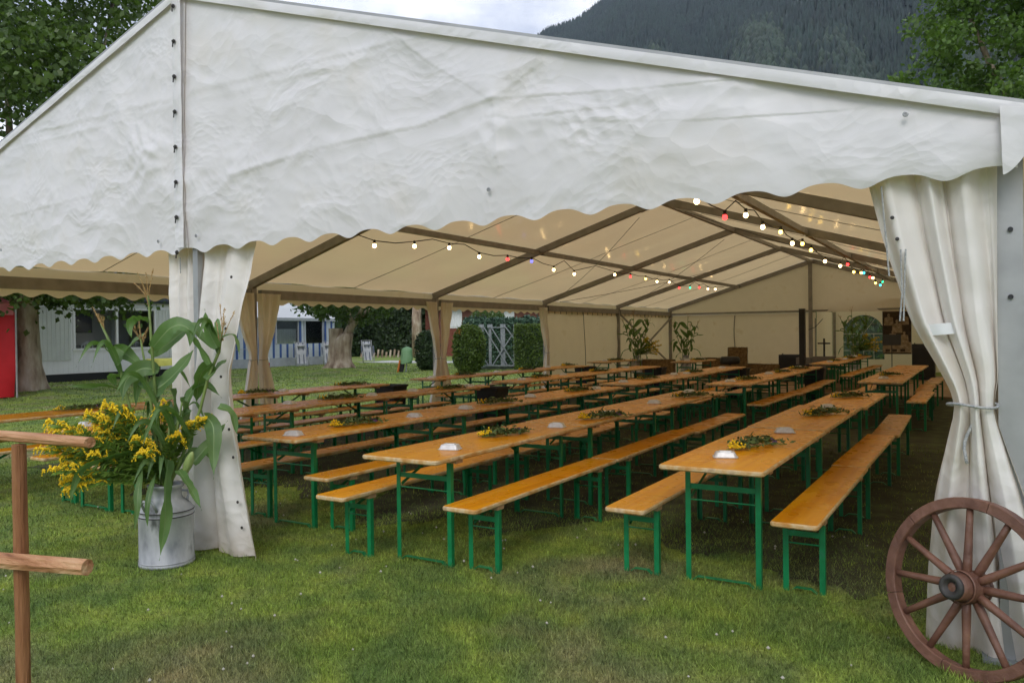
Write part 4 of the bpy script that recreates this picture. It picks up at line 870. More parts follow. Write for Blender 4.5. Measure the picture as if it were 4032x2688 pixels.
def leaf(mb, pts, wd, tw=0.0, rib=True, fold=.25):
    """ribbon leaf along a curve, folded at the midrib; materials 0 blade, 1 midrib"""
    P = [Vector(p) for p in pts]
    Q = []
    for i in range(len(P) - 1):          # smooth the polyline
        p0, p1, p2, p3 = P[max(i - 1, 0)], P[i], P[i + 1], P[min(i + 2, len(P) - 1)]
        for t in (0, .2, .4, .6, .8):
            Q.append(.5 * ((2 * p1) + (p2 - p0) * t + (2 * p0 - 5 * p1 + 4 * p2 - p3) * t * t + (3 * p1 - p0 - 3 * p2 + p3) * t ** 3))
    Q.append(P[-1]); n = len(Q); b = len(mb.v)
    for i, p in enumerate(Q):
        t = i / (n - 1); d = (Q[min(i + 1, n - 1)] - Q[max(i - 1, 0)]).normalized()
        side = d.cross(BY * -1 + Vector((0, 0, .25)) + BX * .2 * math.sin(tw + t * 3)).normalized(); nrm = side.cross(d).normalized()
        ang = tw + .9 * math.sin(t * 3.5 + tw); side = side * math.cos(ang) + nrm * math.sin(ang); nrm = side.cross(d)
        w_ = wd * (math.sin(min(1, t * 1.0 + .12) * math.pi) ** .6 if t < .97 else .05) * (1 - .25 * t) * .5
        wav = .12 * math.sin(i * 1.7 + tw * 5) * w_
        mb.v += [tuple(p + side * w_ + nrm * (w_ * fold + wav)), tuple(p + side * w_ * .055), tuple(p - side * w_ * .055), tuple(p - side * w_ + nrm * (w_ * fold - wav))]
    for i in range(n - 1):
        for j in range(3):
            a = b + i * 4 + j; mb.f.append((a, a + 1, a + 5, a + 4)); mb.m.append(1 if j == 1 else 0)
def tassel(mb, p, d, L_, n, q):
    d = Vector(d).normalized()
    for k in range(n):
        a = q.uniform(0, 6.28); sp = (.05 if k == 0 else q.uniform(.25, .75)); e = (d + Vector((math.cos(a), math.sin(a) * .6, 0)) * sp).normalized(); st = Vector(p) - d * q.uniform(0, L_ * .35)
        l_ = L_ * q.uniform(.6, 1.0); pts = [st + e * l_ * t + Vector((0, 0, -.35 * sp * l_ * t * t)) for t in np.linspace(0, 1, 7)]
        mb.tube(pts, .0022, 4)
        for j in range(26):
            t = q.uniform(.15, 1); c = st + e * l_ * t + Vector((0, 0, -.35 * sp * l_ * t * t)) + Vector((q.gauss(0, .004), q.gauss(0, .004), q.gauss(0, .004))); s = q.uniform(.004, .007); f_ = e * s * 1.5; g_ = e.cross(Vector((q.random(), q.random(), 1))).normalized() * s * .6
            mb.add([c - f_, c + g_, c + f_, c - g_], [(0, 1, 2, 3)])
STALKS = [  # stem polyline (mouth first), tassel?, leaves as (polyline, width)
    ([(384, 1120), (374, 1000), (367, 934), (360, 800), (355, 690)], 1, [([(366, 806), (404, 765), (434, 758), (453, 776), (448, 822)], 30), ([(358, 743), (342, 737), (326, 740), (316, 760), (326, 800)], 22), ([(349, 822), (388, 798), (437, 762), (462, 784), (492, 826)], 24), ([(371, 861), (341, 853), (309, 880), (306, 932)], 30)]),
    ([(380, 1120), (330, 1010), (308, 951), (287, 866), (262, 792), (243, 751)], 1, [([(285, 846), (298, 812), (314, 786), (324, 770)], 22), ([(273, 801), (300, 825), (330, 852)], 26), ([(295, 905), (255, 888), (218, 890), (171, 889)], 14), ([(287, 870), (264, 866), (252, 875), (262, 900)], 22)]),
    ([(392, 1120), (440, 1010), (464, 945), (480, 880), (505, 820), (514, 771)], 1, [([(508, 809), (494, 771), (490, 722)], 22), ([(494, 844), (464, 866), (450, 900), (440, 940)], 34), ([(511, 787), (543, 780), (560, 800), (570, 830)], 10), ([(480, 880), (505, 850), (512, 835)], 24), ([(492, 845), (470, 800), (450, 775), (436, 770)], 20)]),
    ([(384, 1120), (362, 1010), (349, 907), (330, 787)], 1, [([(349, 907), (380, 890), (420, 850), (450, 806)], 36), ([(327, 1074), (318, 1030), (328, 985), (342, 960)], 20), ([(345, 900), (330, 880), (322, 900), (318, 950)], 18)]),
    ([(396, 1120), (410, 1010), (428, 930)], 0, [([(424, 919), (422, 960), (428, 1010), (438, 1052)], 34), ([(442, 1070), (477, 1025), (510, 978)], 24), ([(473, 963), (499, 985), (508, 1040), (516, 1095)], 28), ([(504, 941), (535, 960), (548, 1012)], 18), ([(430, 930), (445, 900), (470, 895), (500, 925)], 22)]),
    ([(388, 1120), (392, 1040), (396, 960)], 0, [([(397, 900), (400, 965), (395, 1060)], 26), ([(402, 1056), (411, 1110), (413, 1190), (400, 1268)], 30), ([(345, 1075), (350, 1122), (354, 1158), (345, 1211)], 13), ([(376, 1080), (377, 1140), (376, 1202)], 10), ([(424, 1080), (455, 1098), (478, 1125), (494, 1160)], 20), ([(330, 1035), (290, 1042), (240, 1062), (217, 1105), (206, 1160)], 17), ([(398, 990), (420, 960), (440, 950)], 20), ([(392, 1030), (365, 1000), (350, 985), (338, 1000)], 18)])]
CORN_LAB = ['tallest corn stalk with branched tassel rising from the front milk can', 'corn stalk with tassel leaning out over the goldenrod in the milk can', 'corn stalk leaning towards the front curtain with long thin tassels', 'straight short-tasselled corn stalk behind the tallest one in the milk can', 'corn stalk without tassel bearing a cob beside the front curtain', 'low corn stalk with leaves drooping over the front milk can']
def corn_bunch(o, yaw, label, group, seed, flop=1):
    q = random.Random(seed); made = []
    for k, (st, ts, lv) in enumerate(STALKS):
        base = Vector((0, 0, 0)); dz = q.uniform(-.05, .05); t = thing('corn_stalk', (CORN_LAB[k] if seed == 4 else label), 'corn', o, yaw, group); n = len(st)
        P = [bq(x, y, dz * i / (n - 1), (0, 0, 0)) for i, (x, y) in enumerate(st)]
        P = [bq(384 + (st[0][0] - 384) * .3, 1200, 0, (0, 0, 0))] + P
        s = MB().tube(P, [.011] * (len(P) - 1) + [.006], 7).build('stem', 'cornstem', t, True, False)
        for lp_, wd in lv:
            mb = MB(); d0 = q.uniform(-.05, .05); d1 = q.uniform(-.22, .18); m_ = len(lp_); leaf(mb, [bq(x, y, (d0 + (d1 - d0) * i / (m_ - 1)) if max(p_[1] for p_ in lp_) < 1140 else -.08 - .15 * min(1, 2.2 * i / (m_ - 1)), (0, 0, 0)) for i, (x, y) in enumerate(lp_)], wd * PX * 1.4, q.uniform(-.7, .7)); mb.build('leaf', ['corn', 'cornrib'], t, True, False)
        for j in range(4):                # extra leaves toward and away from the viewer
            i = q.randint(1, len(P) - 2); p = P[i]; a = q.choice([-1, 1]) * (1.57 + q.uniform(-.7, .7)); d = BX * math.cos(a) + BY * math.sin(a); l_ = q.uniform(.3, .5)
            mb = MB(); leaf(mb, [p, p + d * l_ * .28 + Vector((0, 0, .18)), p + d * l_ * .6 + Vector((0, 0, .22)), p + d * l_ * .9 + Vector((0, 0, .06))], .05, q.uniform(-.6, .6)); mb.build('leaf', ['corn', 'cornrib'], t, True, False)
        if ts:
            mb = MB(); tassel(mb, P[-1], P[-1] - P[-2], {0: .27, 1: .17, 2: .33, 3: .20}.get(k, .2), 6, q); mb.build('tassel', 'tassel', t, False, False)
        if k in (4, 5):
            p = bq(446, 1066, -.08, (0, 0, 0)) if k == 4 else bq(371, 1056, -.14, (0, 0, 0)); ax = Vector((.45, 0, .8)).normalized() if k == 4 else Vector((.7, -.3, .25)).normalized(); rm = ax.to_track_quat('Z', 'Y').to_matrix()
            MB().lathe([(.006, -.09), (.022, -.06), (.032, -.01), (.030, .04), (.016, .085), (.004, .10)], 12, p, rot=rm).build('cob', 'cob', t, True, False)
        made.append(t)
    return made
corn0 = corn_bunch((CX, CY, 0), 0, 'tall green corn stalk standing in the milk can by the front post', 'corn stalks in the front milk can', 4)
def goldenrod(o, tip, base, q, label, group, yaw=0):
    t = thing('goldenrod_spray', label, 'goldenrod', o, yaw, group); dep = q.uniform(-.30, .06)
    b = bq(*base, 0, (0, 0, 0)); e = bq(*tip, dep, (0, 0, 0)); mid = (b + e) / 2 + Vector((0, 0, .09 + .05 * q.random()))
    cur = lambda u: (1 - u) ** 2 * b + 2 * u * (1 - u) * mid + u * u * e
    s = MB().tube([cur(u) for u in np.linspace(0, 1, 10)], [.0045] * 6 + [.0035, .003, .002, .0015], 5); s.build('stem', 'goldleaf', t, True, False)
    lf = MB()
    for k in range(170):
        u = q.uniform(.15, .9); c = cur(u); d = (cur(min(1, u + .05)) - cur(u)).normalized(); a = q.uniform(0, 6.28); sd = (d * .8 + Vector((math.cos(a), math.sin(a), .3 * math.sin(a)))).normalized(); l_ = q.uniform(.045, .095); w_ = sd.cross(Vector((q.random(), q.random(), 1))).normalized() * .008
        lf.add([c, c + sd * l_ * .5 + w_, c + sd * l_ + Vector((0, 0, -.01)), c + sd * l_ * .5 - w_], [(0, 1, 2, 3)])
    lf.build('leaves', 'goldleaf', t, False, False)
    bl = MB()
    for k in range(16):
        u = .70 + .30 * k / 15; c = cur(u); a = q.uniform(-.6, 3.7); l_ = .085 * (1.12 - u) / .42 + .012
        sd = Vector((BX.x * math.cos(a), BX.y * math.cos(a), math.sin(a) * .55)) + BY * q.uniform(-.5, .5); sd.normalize()
        for j in range(24):
            v = j / 23; p = c + sd * l_ * v + Vector((0, 0, .02 * math.sin(v * 3) - .034 * v * v)) + Vector((q.gauss(0, .003), q.gauss(0, .003), q.gauss(0.002, .003))); s_ = q.uniform(.004, .007)
            bl.add([p + Vector(d) * s_ for d in ((1, 0, 0), (-1, 0, 0), (0, 1, 0), (0, -1, 0), (0, 0, 1), (0, 0, -1))], [(0, 2, 4), (2, 1, 4), (1, 3, 4), (3, 0, 4), (2, 0, 5), (1, 2, 5), (3, 1, 5), (0, 3, 5)])
    bl.build('plume', 'gold', t, False, False)
    return t
q = random.Random(9); gr0 = []
for tip in ((128, 1008), (150, 1048), (175, 1104), (206, 988), (262, 934), (292, 926), (172, 962), (138, 1078), (205, 1024), (304, 958), (190, 1118), (456, 972), (482, 966), (378, 930), (352, 1004), (246, 984), (228, 1000), (430, 1000), (160, 1020), (270, 960), (320, 940), (372, 1035), (118, 1030), (135, 985), (165, 1070), (195, 1050), (228, 950), (240, 1040), (150, 1100), (282, 1000)):
    gr0.append(goldenrod((CX, CY, 0), tip, (384 + q.uniform(-12, 12), 1118), q, 'yellow goldenrod spray leaning out of the milk can', 'goldenrod in the front milk can'))
# three more bunches at the far end of the tent
CT = [(o, tree_of(o)) for o in corn0]; GT = [(o, tree_of(o)) for o in gr0[:9]]
for (x, y, z, rz, s, lab, grp, gold) in ((-9.55, 23.6, .30, .0, 1.0, 'dark corn stalk in the bunch beside the crossed wind braces', 'corn stalks beside the crossed braces', 1), (-8.45, 25.2, .30, 3.0, .95, 'dark corn stalk in the pale can before the far end wall', 'corn stalks in the pale far can', 0), (-3.55, 27.4, .32, -.2, 1.0, 'dark corn stalk in bunch before the arched window', 'corn stalks before the arched window', 1)):
    for o, tr in CT:
        c = copy_tree(o, tr); c.location = (x, y, z); c.rotation_euler = (0, 0, rz); c.scale = (s, s, s); tag(c, lab, 'corn', grp)
    if gold:
        for o, tr in GT:
            c = copy_tree(o, tr); c.location = (x, y, z); c.rotation_euler = (0, 0, rz + 2.6); c.scale = (s, s, s); tag(c, lab.replace('dark corn stalk', 'goldenrod spray'), 'goldenrod', grp.replace('corn stalks', 'goldenrod'))
    cn = milk_can('milk_can', (x, y, z), {'-9': 'metal milk can below the corn beside the crossed wind braces', '-8': 'pale milk can with corn before the far end wall', '-3': 'metal milk can with corn before the arched window'}[str(x)[:2]], s * 1.15)
    cn.scale = (s, s, s)

# ------------------------------------------------------------------ far end of the tent: floor, bales, stage gear
fl = tag(bpy.data.objects.new('wooden_floor', None), kind='structure'); col.objects.link(fl); fl.location = (-5, 24, 0)
pl = MB().box((0, 0, .02), (.985, 2.185, .036)).mesh('floor_panel', 'floorwood')
for i in range(10):
    for j in range(4): put('floor_panel', pl, fl, True, (-9.85 + i * 1.0, 21.4 + j * 2.2, .004))
def bale(c, d, rz, label, up=False):
    mb = MB(); qq = random.Random(int(c[0] * 100)); rot = Matrix.Rotation(rz, 3, 'Z')
    def face_grid(o, a, b, n1, n2):
        mb.grid(lambda u, v: rot @ (Vector(o) + Vector(a) * u + Vector(b) * v + Vector((noise.noise(Vector((u * 6, v * 6, c[0] * 3))) * .03, noise.noise(Vector((u * 6, v * 6, c[1]))) * .03, noise.noise(Vector((u * 5, v * 5, 9))) * .025))) + Vector(c), n1, n2)
    x, y, z = d
    for o, a, b in (((-x / 2, -y / 2, 0), (x, 0, 0), (0, 0, z)), ((x / 2, -y / 2, 0), (0, y, 0), (0, 0, z)), ((x / 2, y / 2, 0), (-x, 0, 0), (0, 0, z)), ((-x / 2, y / 2, 0), (0, -y, 0), (0, 0, z)), ((-x / 2, -y / 2, z), (x, 0, 0), (0, y, 0))): face_grid(o, a, b, 10, 8)
    for k in range(420):                 # loose straws
        p = Vector((qq.uniform(-x / 2, x / 2), qq.uniform(-y / 2, y / 2), qq.uniform(0, z))); ax = qq.randrange(3)
        if ax == 0: p.x = math.copysign(x / 2, p.x)
        elif ax == 1: p.y = math.copysign(y / 2, p.y)
        else: p.z = z
        d_ = Vector((qq.gauss(0, 1), qq.gauss(0, 1), qq.gauss(0, .6))).normalized() * qq.uniform(.04, .09); e = d_.cross(Vector((.3, .5, 1))).normalized() * .004
        mb.add([rot @ (p - d_ * .5 - e) + Vector(c), rot @ (p - d_ * .5 + e) + Vector(c), rot @ (p + d_ * .5) + Vector(c)], [(0, 1, 2)])
    o = mb.build('hay_bale', 'hay', None); return tag(o, label, 'hay bale', 'hay bales at the far end')
bale((-8.95, 24.0, .042), (1.0, .5, .68), .2, 'long hay bale below the crossed wind braces')
bale((-9.75, 25.2, .042), (.9, .5, .5), .1, 'low hay bale tucked between braces and side wall')
bale((-7.0, 26.2, .042), (.62, .5, 1.02), .25, 'upright hay bale before the far end wall')
bale((-6.15, 26.0, .042), (1.25, .5, .48), -.1, 'low hay bale lying beside the upright bale')
bale((-7.75, 26.4, .042), (.9, .5, .66), .0, 'shaggy hay bale beside the black drum seat')
def sbox(name, c, d, label, cat, mat='dark', extra=None):
    t = thing(name, label, cat, (c[0], c[1], c[2])); b = MB().box((c[0], c[1], c[2] + d[2] / 2), d); o = b.build('cabinet', mat, t)
    if extra: extra(t, c, d)
    return t
def grille(t, c, d):
    MB().box((c[0], c[1] - d[1] / 2 - .008, c[2] + d[2] * .48), (d[0] * .88, .012, d[2] * .8)).build('grille', 'rubber', t)
    for s in (-1, 1): MB().tube([(c[0] + s * d[0] * .4, c[1] - .06, c[2] + d[2]), (c[0] + s * d[0] * .4, c[1] - .06, c[2] + d[2] + .03), (c[0] + s * d[0] * .4, c[1] + .06, c[2] + d[2] + .03), (c[0] + s * d[0] * .4, c[1] + .06, c[2] + d[2])], .01, 5).build('handle', 'rubber', t)
sbox('speaker', (-5.22, 26.0, .04), (.72, .5, .80), 'black amplifier cabinet beside the tall column speaker', 'speaker', extra=grille)
def column(t, c, d):
    MB().box((c[0], c[1], c[2] + .02), (.34, .34, .04)).build('base', 'dark', t); MB().box((c[0], c[1] - d[1] / 2 - .004, c[2] + d[2] * .55), (d[0] * .8, .008, d[2] * .8)).build('grille', 'rubber', t)
sbox('column_speaker', (-4.52, 24.0, .04), (.16, .16, 2.2), 'tall slim black column speaker beside the centre pole', 'speaker', extra=column)
dm = thing('drum_stool', 'round black upholstered seat before the far end wall', 'stool', (-6.9, 24.9, .04))
MB().lathe([(.28, .52), (.31, .58), (.31, .70), (.26, .76)], 20, (-6.9, 24.9, .04)).build('seat', 'dark', dm, True)
for a in range(3): MB().tube([(-6.9, 24.9, .58), (-6.9 + .28 * math.cos(a * 2.1), 24.9 + .28 * math.sin(a * 2.1), .045)], .014, 6).build('leg', 'dark', dm)
# music stand, tripod, drum rack near the porch
ms_ = thing('music_stand', 'thin black music stand before the sepia poster', 'music stand', (-2.35, 26.2, .04))
MB().tube([(-2.35, 26.2, .25), (-2.35, 26.2, 1.15)], .014, 6).build('pole', 'dark', ms_)
for a in range(3): MB().tube([(-2.35, 26.2, .4), (-2.35 + .3 * math.cos(a * 2.09), 26.2 + .3 * math.sin(a * 2.09), .05)], .010, 5).build('leg', 'dark', ms_)
MB().box((-2.35, 26.17, 1.28), (.5, .02, .34), Matrix.Rotation(R(-20), 3, 'X')).build('desk', 'dark', ms_)
cs = thing('candle_rack', 'dark wooden rack with an upright cross beside the corn', 'rack', (-4.15, 25.4, .04))
MB().box((-4.15, 25.4, .42), (.62, .4, .76)).build('chest', 'cabinet', cs); MB().box((-4.15, 25.4, 1.05), (.05, .05, .6)).build('upright', 'dark', cs); MB().box((-4.15, 25.36, 1.2), (.36, .04, .045)).build('crossbar', 'dark', cs)
MB().tube([(-4.42, 25.5, .8), (-4.42, 25.5, 1.98)], .012, 6).build('rod', 'dark', cs); MB().tube([(-4.62, 25.5, 1.62), (-4.42, 25.5, 1.7), (-4.2, 25.5, 1.95)], .010, 5).build('arm', 'dark', cs)
sbox('speaker', (-1.55, 27.2, .04), (.62, .55, 1.1), 'black patterned loudspeaker box right of the sepia poster', 'speaker', extra=grille)
sp = thing('storage_crates', 'dark crate stack at the side of the arched window', 'crate', (-4.75, 25.6, .04))
MB().box((-4.75, 25.6, .30), (.5, .45, .5)).build('crate', 'dark', sp); MB().box((-4.75, 25.6, .66), (.46, .40, .2)).build('lid', 'cabinet', sp)
# sepia poster of a family group (soft generic figures)
def poster_mat():
    m, n, l, b = nm('sepia_print')
    t = n.new('ShaderNodeTexCoord'); no = n.new('ShaderNodeTexNoise'); no.inputs['Scale'].default_value = 4.2; no.inputs['Detail'].default_value = 5; no.inputs['Distortion'].default_value = 1.2; l.new(t.outputs['Object'], no.inputs[0])
    c = ramp(n, [(.36, (.035, .020, .012)), (.5, (.10, .060, .032)), (.58, (.26, .18, .11)), (.7, (.42, .33, .23))]); l.new(no.outputs['Fac'], c.inputs[0]); l.new(c.outputs[0], b.inputs['Base Color']); b.inputs['Roughness'].default_value = .6; return m
M['sepia'] = poster_mat(); M['sepia_pale'] = pm('sepia_pale_print', [(.35, (.22, .15, .09)), (.65, (.46, .37, .27))], 9, .7); M['sepia_dark'] = pm('sepia_dark_print', [(.3, (.03, .018, .01)), (.7, (.08, .05, .03))], 9, .7)
po = thing('sepia_poster', 'large sepia poster of a seated family group hung in the porch', 'poster', (-2.53, 30.0, .75))
MB().box((-2.53, 30.0, 1.5), (.9, .02, 1.5)).build('print', 'sepia_dark', po)
def fig(x, z, s):
    f = MB(); y = 29.982
    def disc(cx, cz, rx, rz, mi): f.add([(cx + rx * math.cos(a), y - .002 * mi, cz + rz * math.sin(a)) for a in np.linspace(0, 6.283, 17)[:-1]], [tuple(range(16))[::-1]], 0)
    disc(x, z, .045 * s, .058 * s, 1)
    f.add([(x - .13 * s, y - .003, z - .09 * s), (x - .15 * s, y - .003, z - .36 * s), (x + .15 * s, y - .003, z - .36 * s), (x + .13 * s, y - .003, z - .09 * s), (x, y - .003, z - .05 * s)], [(0, 1, 2, 3, 4)])
    f.build('figure', 'sepia_pale', po)
for x, z, s in ((-2.78, 2.10, 1), (-2.30, 2.12, 1), (-2.52, 1.88, 1.1), (-2.66, 1.52, .8), (-2.30, 1.48, .9)): fig(x, z, s)
MB().box((-2.53, 29.984, .98), (.88, .006, .36)).build('print_base', 'sepia_pale', po)
for x in (-2.82, -2.6, -2.35): MB().box((x, 29.978, .88), (.14, .004, .09)).build('print_block', 'sepia_dark', po)

# ------------------------------------------------------------------ background: trees
def leaf_cloud(n, sampler, size, seed, quad=True):
    g = np.random.default_rng(seed); P = sampler(g, n); n = len(P)
    d = g.normal(size=(n, 3)); d[:, 2] -= .5; d /= np.linalg.norm(d, axis=1)[:, None]
    r_ = g.normal(size=(n, 3)); e = np.cross(d, r_); e /= np.linalg.norm(e, axis=1)[:, None]
    s = size * g.uniform(.6, 1.25, n)[:, None]
    nn = np.cross(d, e)
    a = P - d * s * .5; b = P + e * s * .42 + nn * s * .08; c = P + d * s * .55; f = P - e * s * .42 + nn * s * .08
    v = np.stack([a, b, c, f], 1).reshape(-1, 3); return v, np.arange(len(v)).reshape(-1, 4)
def crown_sampler(clumps, spread):
    C = np.array([c[:3] for c in clumps]); S = np.array([c[3] for c in clumps]); wt = S ** 2; wt = wt / wt.sum()
    def f(g, n):
        i = g.choice(len(C), n, p=wt); u = g.normal(size=(n, 3)); u /= np.linalg.norm(u, axis=1)[:, None]
        rad = S[i] * np.clip(g.normal(.82, .22, n), .05, 1.35); return C[i] + u * rad[:, None] * np.array([1, 1, .85])
    return f
def make_tree(name, label, base, trunk, limbs, clumps, nl, size, mat, seed, group=None):
    t = thing(name, label, 'tree', base, 0, group)
    tr = trunk.build('trunk', 'bark', t, True) if isinstance(trunk, MB) else None
    lm = MB()
    for pts, r0, r1 in limbs: k = len(pts); lm.tube(pts, [r0 + (r1 - r0) * i / (k - 1) for i in range(k)], 8)
    if limbs: lm.build('limbs', 'bark', t, True)
    v, f = leaf_cloud(nl, crown_sampler(clumps, 1), size, seed); put('crown', nmesh('crown', v, f, mat), t)
    return t
def bark_trunk(pts, rad, n=26, flute=.12, seed=0):
    mb = MB(); pts = [Vector(p) for p in pts]; K = 40; b = 0
    zs = np.linspace(0, 1, K)
    for i, t in enumerate(zs):
        u = t * (len(pts) - 1); j = min(int(u), len(pts) - 2); p = pts[j].lerp(pts[j + 1], u - j); r_ = float(np.interp(t * (len(rad) - 1), range(len(rad)), rad))
        for q in range(n):
            a = 2 * math.pi * q / n; f = 1 + flute * noise.noise(Vector((math.cos(a) * 2.2, math.sin(a) * 2.2, p.z * .7 + seed))) + .06 * noise.noise(Vector((math.cos(a) * 7, math.sin(a) * 7, p.z * 2.5 + seed)))
            if t < .25: f += (.25 - t) * 1.2 * max(0, math.sin(a * 5 + seed)) 
            mb.v.append((p.x + r_ * f * math.cos(a), p.y + r_ * f * math.sin(a), p.z))
    for i in range(K - 1):
        for q in range(n): mb.f.append((i * n + q, i * n + (q + 1) % n, (i + 1) * n + (q + 1) % n, (i + 1) * n + q)); mb.m.append(0)
    mb.f.append(tuple(range((K - 1) * n, K * n))); mb.m.append(0)
    return mb
# big broad tree behind the tent on the left
g_ = random.Random(21); TX, TY = -23.9, 12.15
cl_ = []
for k in range(70):
    z = g_.uniform(3.0, 15.5); rr = 5.4 * math.sin(min(1, max(0, (z - 1.5) / 15)) * math.pi) ** .55 * math.sqrt(g_.random()); a = g_.uniform(0, 6.28); cl_.append((TX - .2 + rr * math.cos(a), TY - .5 + rr * math.sin(a), z, g_.uniform(.9, 1.9)))
for k in range(9): cl_.append((TX + g_.uniform(.5, 2.4), TY + g_.uniform(-1.5, 2.6), g_.uniform(2.9, 3.5), .55))
limbs = [([(TX, TY, 3.0), (TX + .8 * math.cos(a), TY + .8 * math.sin(a), 5), (TX + 2.4 * math.cos(a), TY + 2.4 * math.sin(a), 8), (TX + 3.2 * math.cos(a), TY + 3.2 * math.sin(a), 11)], .22, .05) for a in (.3, 1.6, 2.8, 4.1, 5.2)]
make_tree('broad_tree', 'tall leafy tree with thick flaking trunk beside the red tent', (TX, TY, 0), bark_trunk([(TX, TY, 0), (TX + .02, TY, 1.2), (TX + .05, TY - .03, 2.4), (TX + .05, TY, 3.6)], [.52, .41, .37, .37, .35, .31], seed=2), limbs, cl_, 62000, .17, 'leaf', 5)
# pollarded tree beyond the open side
PX_, PY_ = -25.15, 26.55; z0 = .15
cl2 = []
for k in range(34):
    a = g_.uniform(0, 6.28); rr = 2.6 * math.sqrt(g_.random()); cl2.append((PX_ + .5 + rr * math.cos(a), PY_ + .3 + rr * math.sin(a), g_.uniform(2.95, 4.6) , g_.uniform(.35, .75)))
for d in ((-1.6, .2, 2.7), (-.9, -.6, 2.75), (1.3, .5, 2.35), (1.9, .9, 2.5), (.6, -.4, 2.5), (2.4, 1.3, 2.75)): cl2.append((PX_ + d[0] * .75, PY_ + d[1] * .75, d[2], .40))
lim2 = [([(PX_ + .18, PY_ + .1, 1.5), (PX_ + .42, PY_ + .25, 2.1), (PX_ + .75, PY_ + .5, 2.5), (PX_ + 1.5, PY_ + 1.0, 3.1)], .24, .07), ([(PX_ + .45, PY_ + .28, 2.1), (PX_ + .3, PY_ + .1, 2.8), (PX_ + .1, PY_, 3.6)], .15, .06), ([(PX_ + .6, PY_ + .4, 2.3), (PX_ + 1.1, PY_ + .2, 2.8), (PX_ + 1.6, PY_ - .1, 3.4)], .12, .05)]
tt = make_tree('pollarded_tree', 'stout pale pollarded tree with one sawn-off stem on the lawn', (PX_, PY_, z0), bark_trunk([(PX_ - .08, PY_ - .05, .1), (PX_ - .02, PY_, .8), (PX_ + .10, PY_ + .04, 1.5), (PX_ + .2, PY_ + .1, 1.72)], [.66, .50, .45, .45, .40, .34], seed=6, flute=.2), lim2, cl2, 9500, .16, 'leaf', 8)
bark_trunk([(PX_ - .22, PY_ - .16, .3), (PX_ - .2, PY_ - .14, 1.2), (PX_ - .16, PY_ - .12, 1.98)], [.36, .33, .31, .33], n=18, seed=9).build('sawn_stem', 'bark', tt, True)
# maple beyond the right of the tent
MX, MY = 3.4, 34.0; cl3 = []
for k in range(135):
    z = g_.uniform(5.0, 19); rr = 5.6 * math.sin(min(1, max(0.02, (z - 3.5) / 17)) * math.pi) ** .55 * math.sqrt(g_.random()); a = g_.uniform(0, 6.28); cl3.append((MX + rr * math.cos(a), MY + rr * math.sin(a), z, g_.uniform(.45, 1.0)))
for d in ((-5.6, 8.2), (-5.1, 9.6), (-5.4, 13.0), (-4.6, 14.6), (-5.9, 11.0), (-4.2, 16), (-5.2, 7.2)): cl3.append((MX + d[0], MY + g_.uniform(-1, 1), d[1], .6))
for k in range(44): cl3.append((MX + g_.uniform(-5.0, 1.5), MY + g_.uniform(-2.5, .5), g_.uniform(9.0, 17.5), g_.uniform(.6, 1.05)))
lim3 = [([(MX, MY, 4), (MX + 1.0 * math.cos(a), MY + math.sin(a), 7), (MX + 3 * math.cos(a), MY + 3 * math.sin(a), 11), (MX + 4 * math.cos(a), MY + 4 * math.sin(a), 14)], .25, .05) for a in (.5, 1.9, 3.2, 4.4, 5.6)]
make_tree('maple_tree', 'leafy green tree rising behind the right end of the tent', (MX, MY, 0), bark_trunk([(MX, MY, 0), (MX, MY, 3), (MX + .1, MY, 6)], [.5, .38, .34, .3, .26], seed=4), lim3, cl3, 44000, .20, 'leaf2', 12)

# ------------------------------------------------------------------ hedges and shrubs
def hedge(name, label, c, d, rz, n, size, mat, seed, group=None, cat='hedge', shape='box', tips=False):
    t = thing(name, label, cat, (c[0], c[1], 0), rz, group)
    def samp(g, n_):
        u = g.uniform(-1, 1, (n_, 3))
        if shape == 'box':
            ax = g.choice(5, n_, p=[.28, .28, .1, .1, .24])
            u[ax == 0, 1] = -1; u[ax == 1, 1] = 1; u[ax == 2, 0] = -1; u[ax == 3, 0] = 1; u[ax == 4, 2] = 1
            p = u * np.array([d[0] / 2, d[1] / 2, d[2] / 2]); p[:, 2] += d[2] / 2
        else:
            v_ = g.normal(size=(n_, 3)); v_ /= np.linalg.norm(v_, axis=1)[:, None]; v_ = np.sign(v_) * np.abs(v_) ** .8; p = v_ * np.array([d[0] / 2, d[1] / 2, d[2] / 2]); p[:, 2] += d[2] / 2
        k = np.sin(p[:, 0] * 2.3 + seed) * np.sin(p[:, 2] * 2.9 + 1) * np.sin(p[:, 1] * 3 + 2)
        p *= (1 + .05 * k[:, None]) ; p += g.normal(0, size * .55, (n_, 3)); p[:, 2] = np.maximum(p[:, 2], .02); return p
    v, f = leaf_cloud(n, samp, size, seed)
    put('foliage', nmesh('foliage', v, f, mat), t, False)
    core = MB(); 
    if shape == 'box': core.box((0, 0, d[2] * .46), (d[0] * .93, d[1] * .85, d[2] * .9))
    else: core.lathe([(.05 * d[0], .02), (d[0] * .36, d[2] * .2), (d[0] * .43, d[2] * .5), (d[0] * .34, d[2] * .8), (.04 * d[0], d[2] * .95)], 14)
    core.build('inner_branches', 'thuja', t, False, False); return t
hedge('thuja_hedge', 'tall dark green hedge closing the lawn behind the pollarded tree', (-42.5, 51.5), (14, 2, 5.4), R(38), 26000, .24, 'thuja', 31)
hedge('thuja_hedge', 'dark hedge behind the striped caravan awning', (-44, 36), (2.5, 22, 4.6), 0, 16000, .26, 'thuja', 32)
hedge('thuja_hedge', 'dark hedge behind the white mobile home', (-41, 16), (2.5, 22, 4.8), 0, 12000, .26, 'thuja', 33)
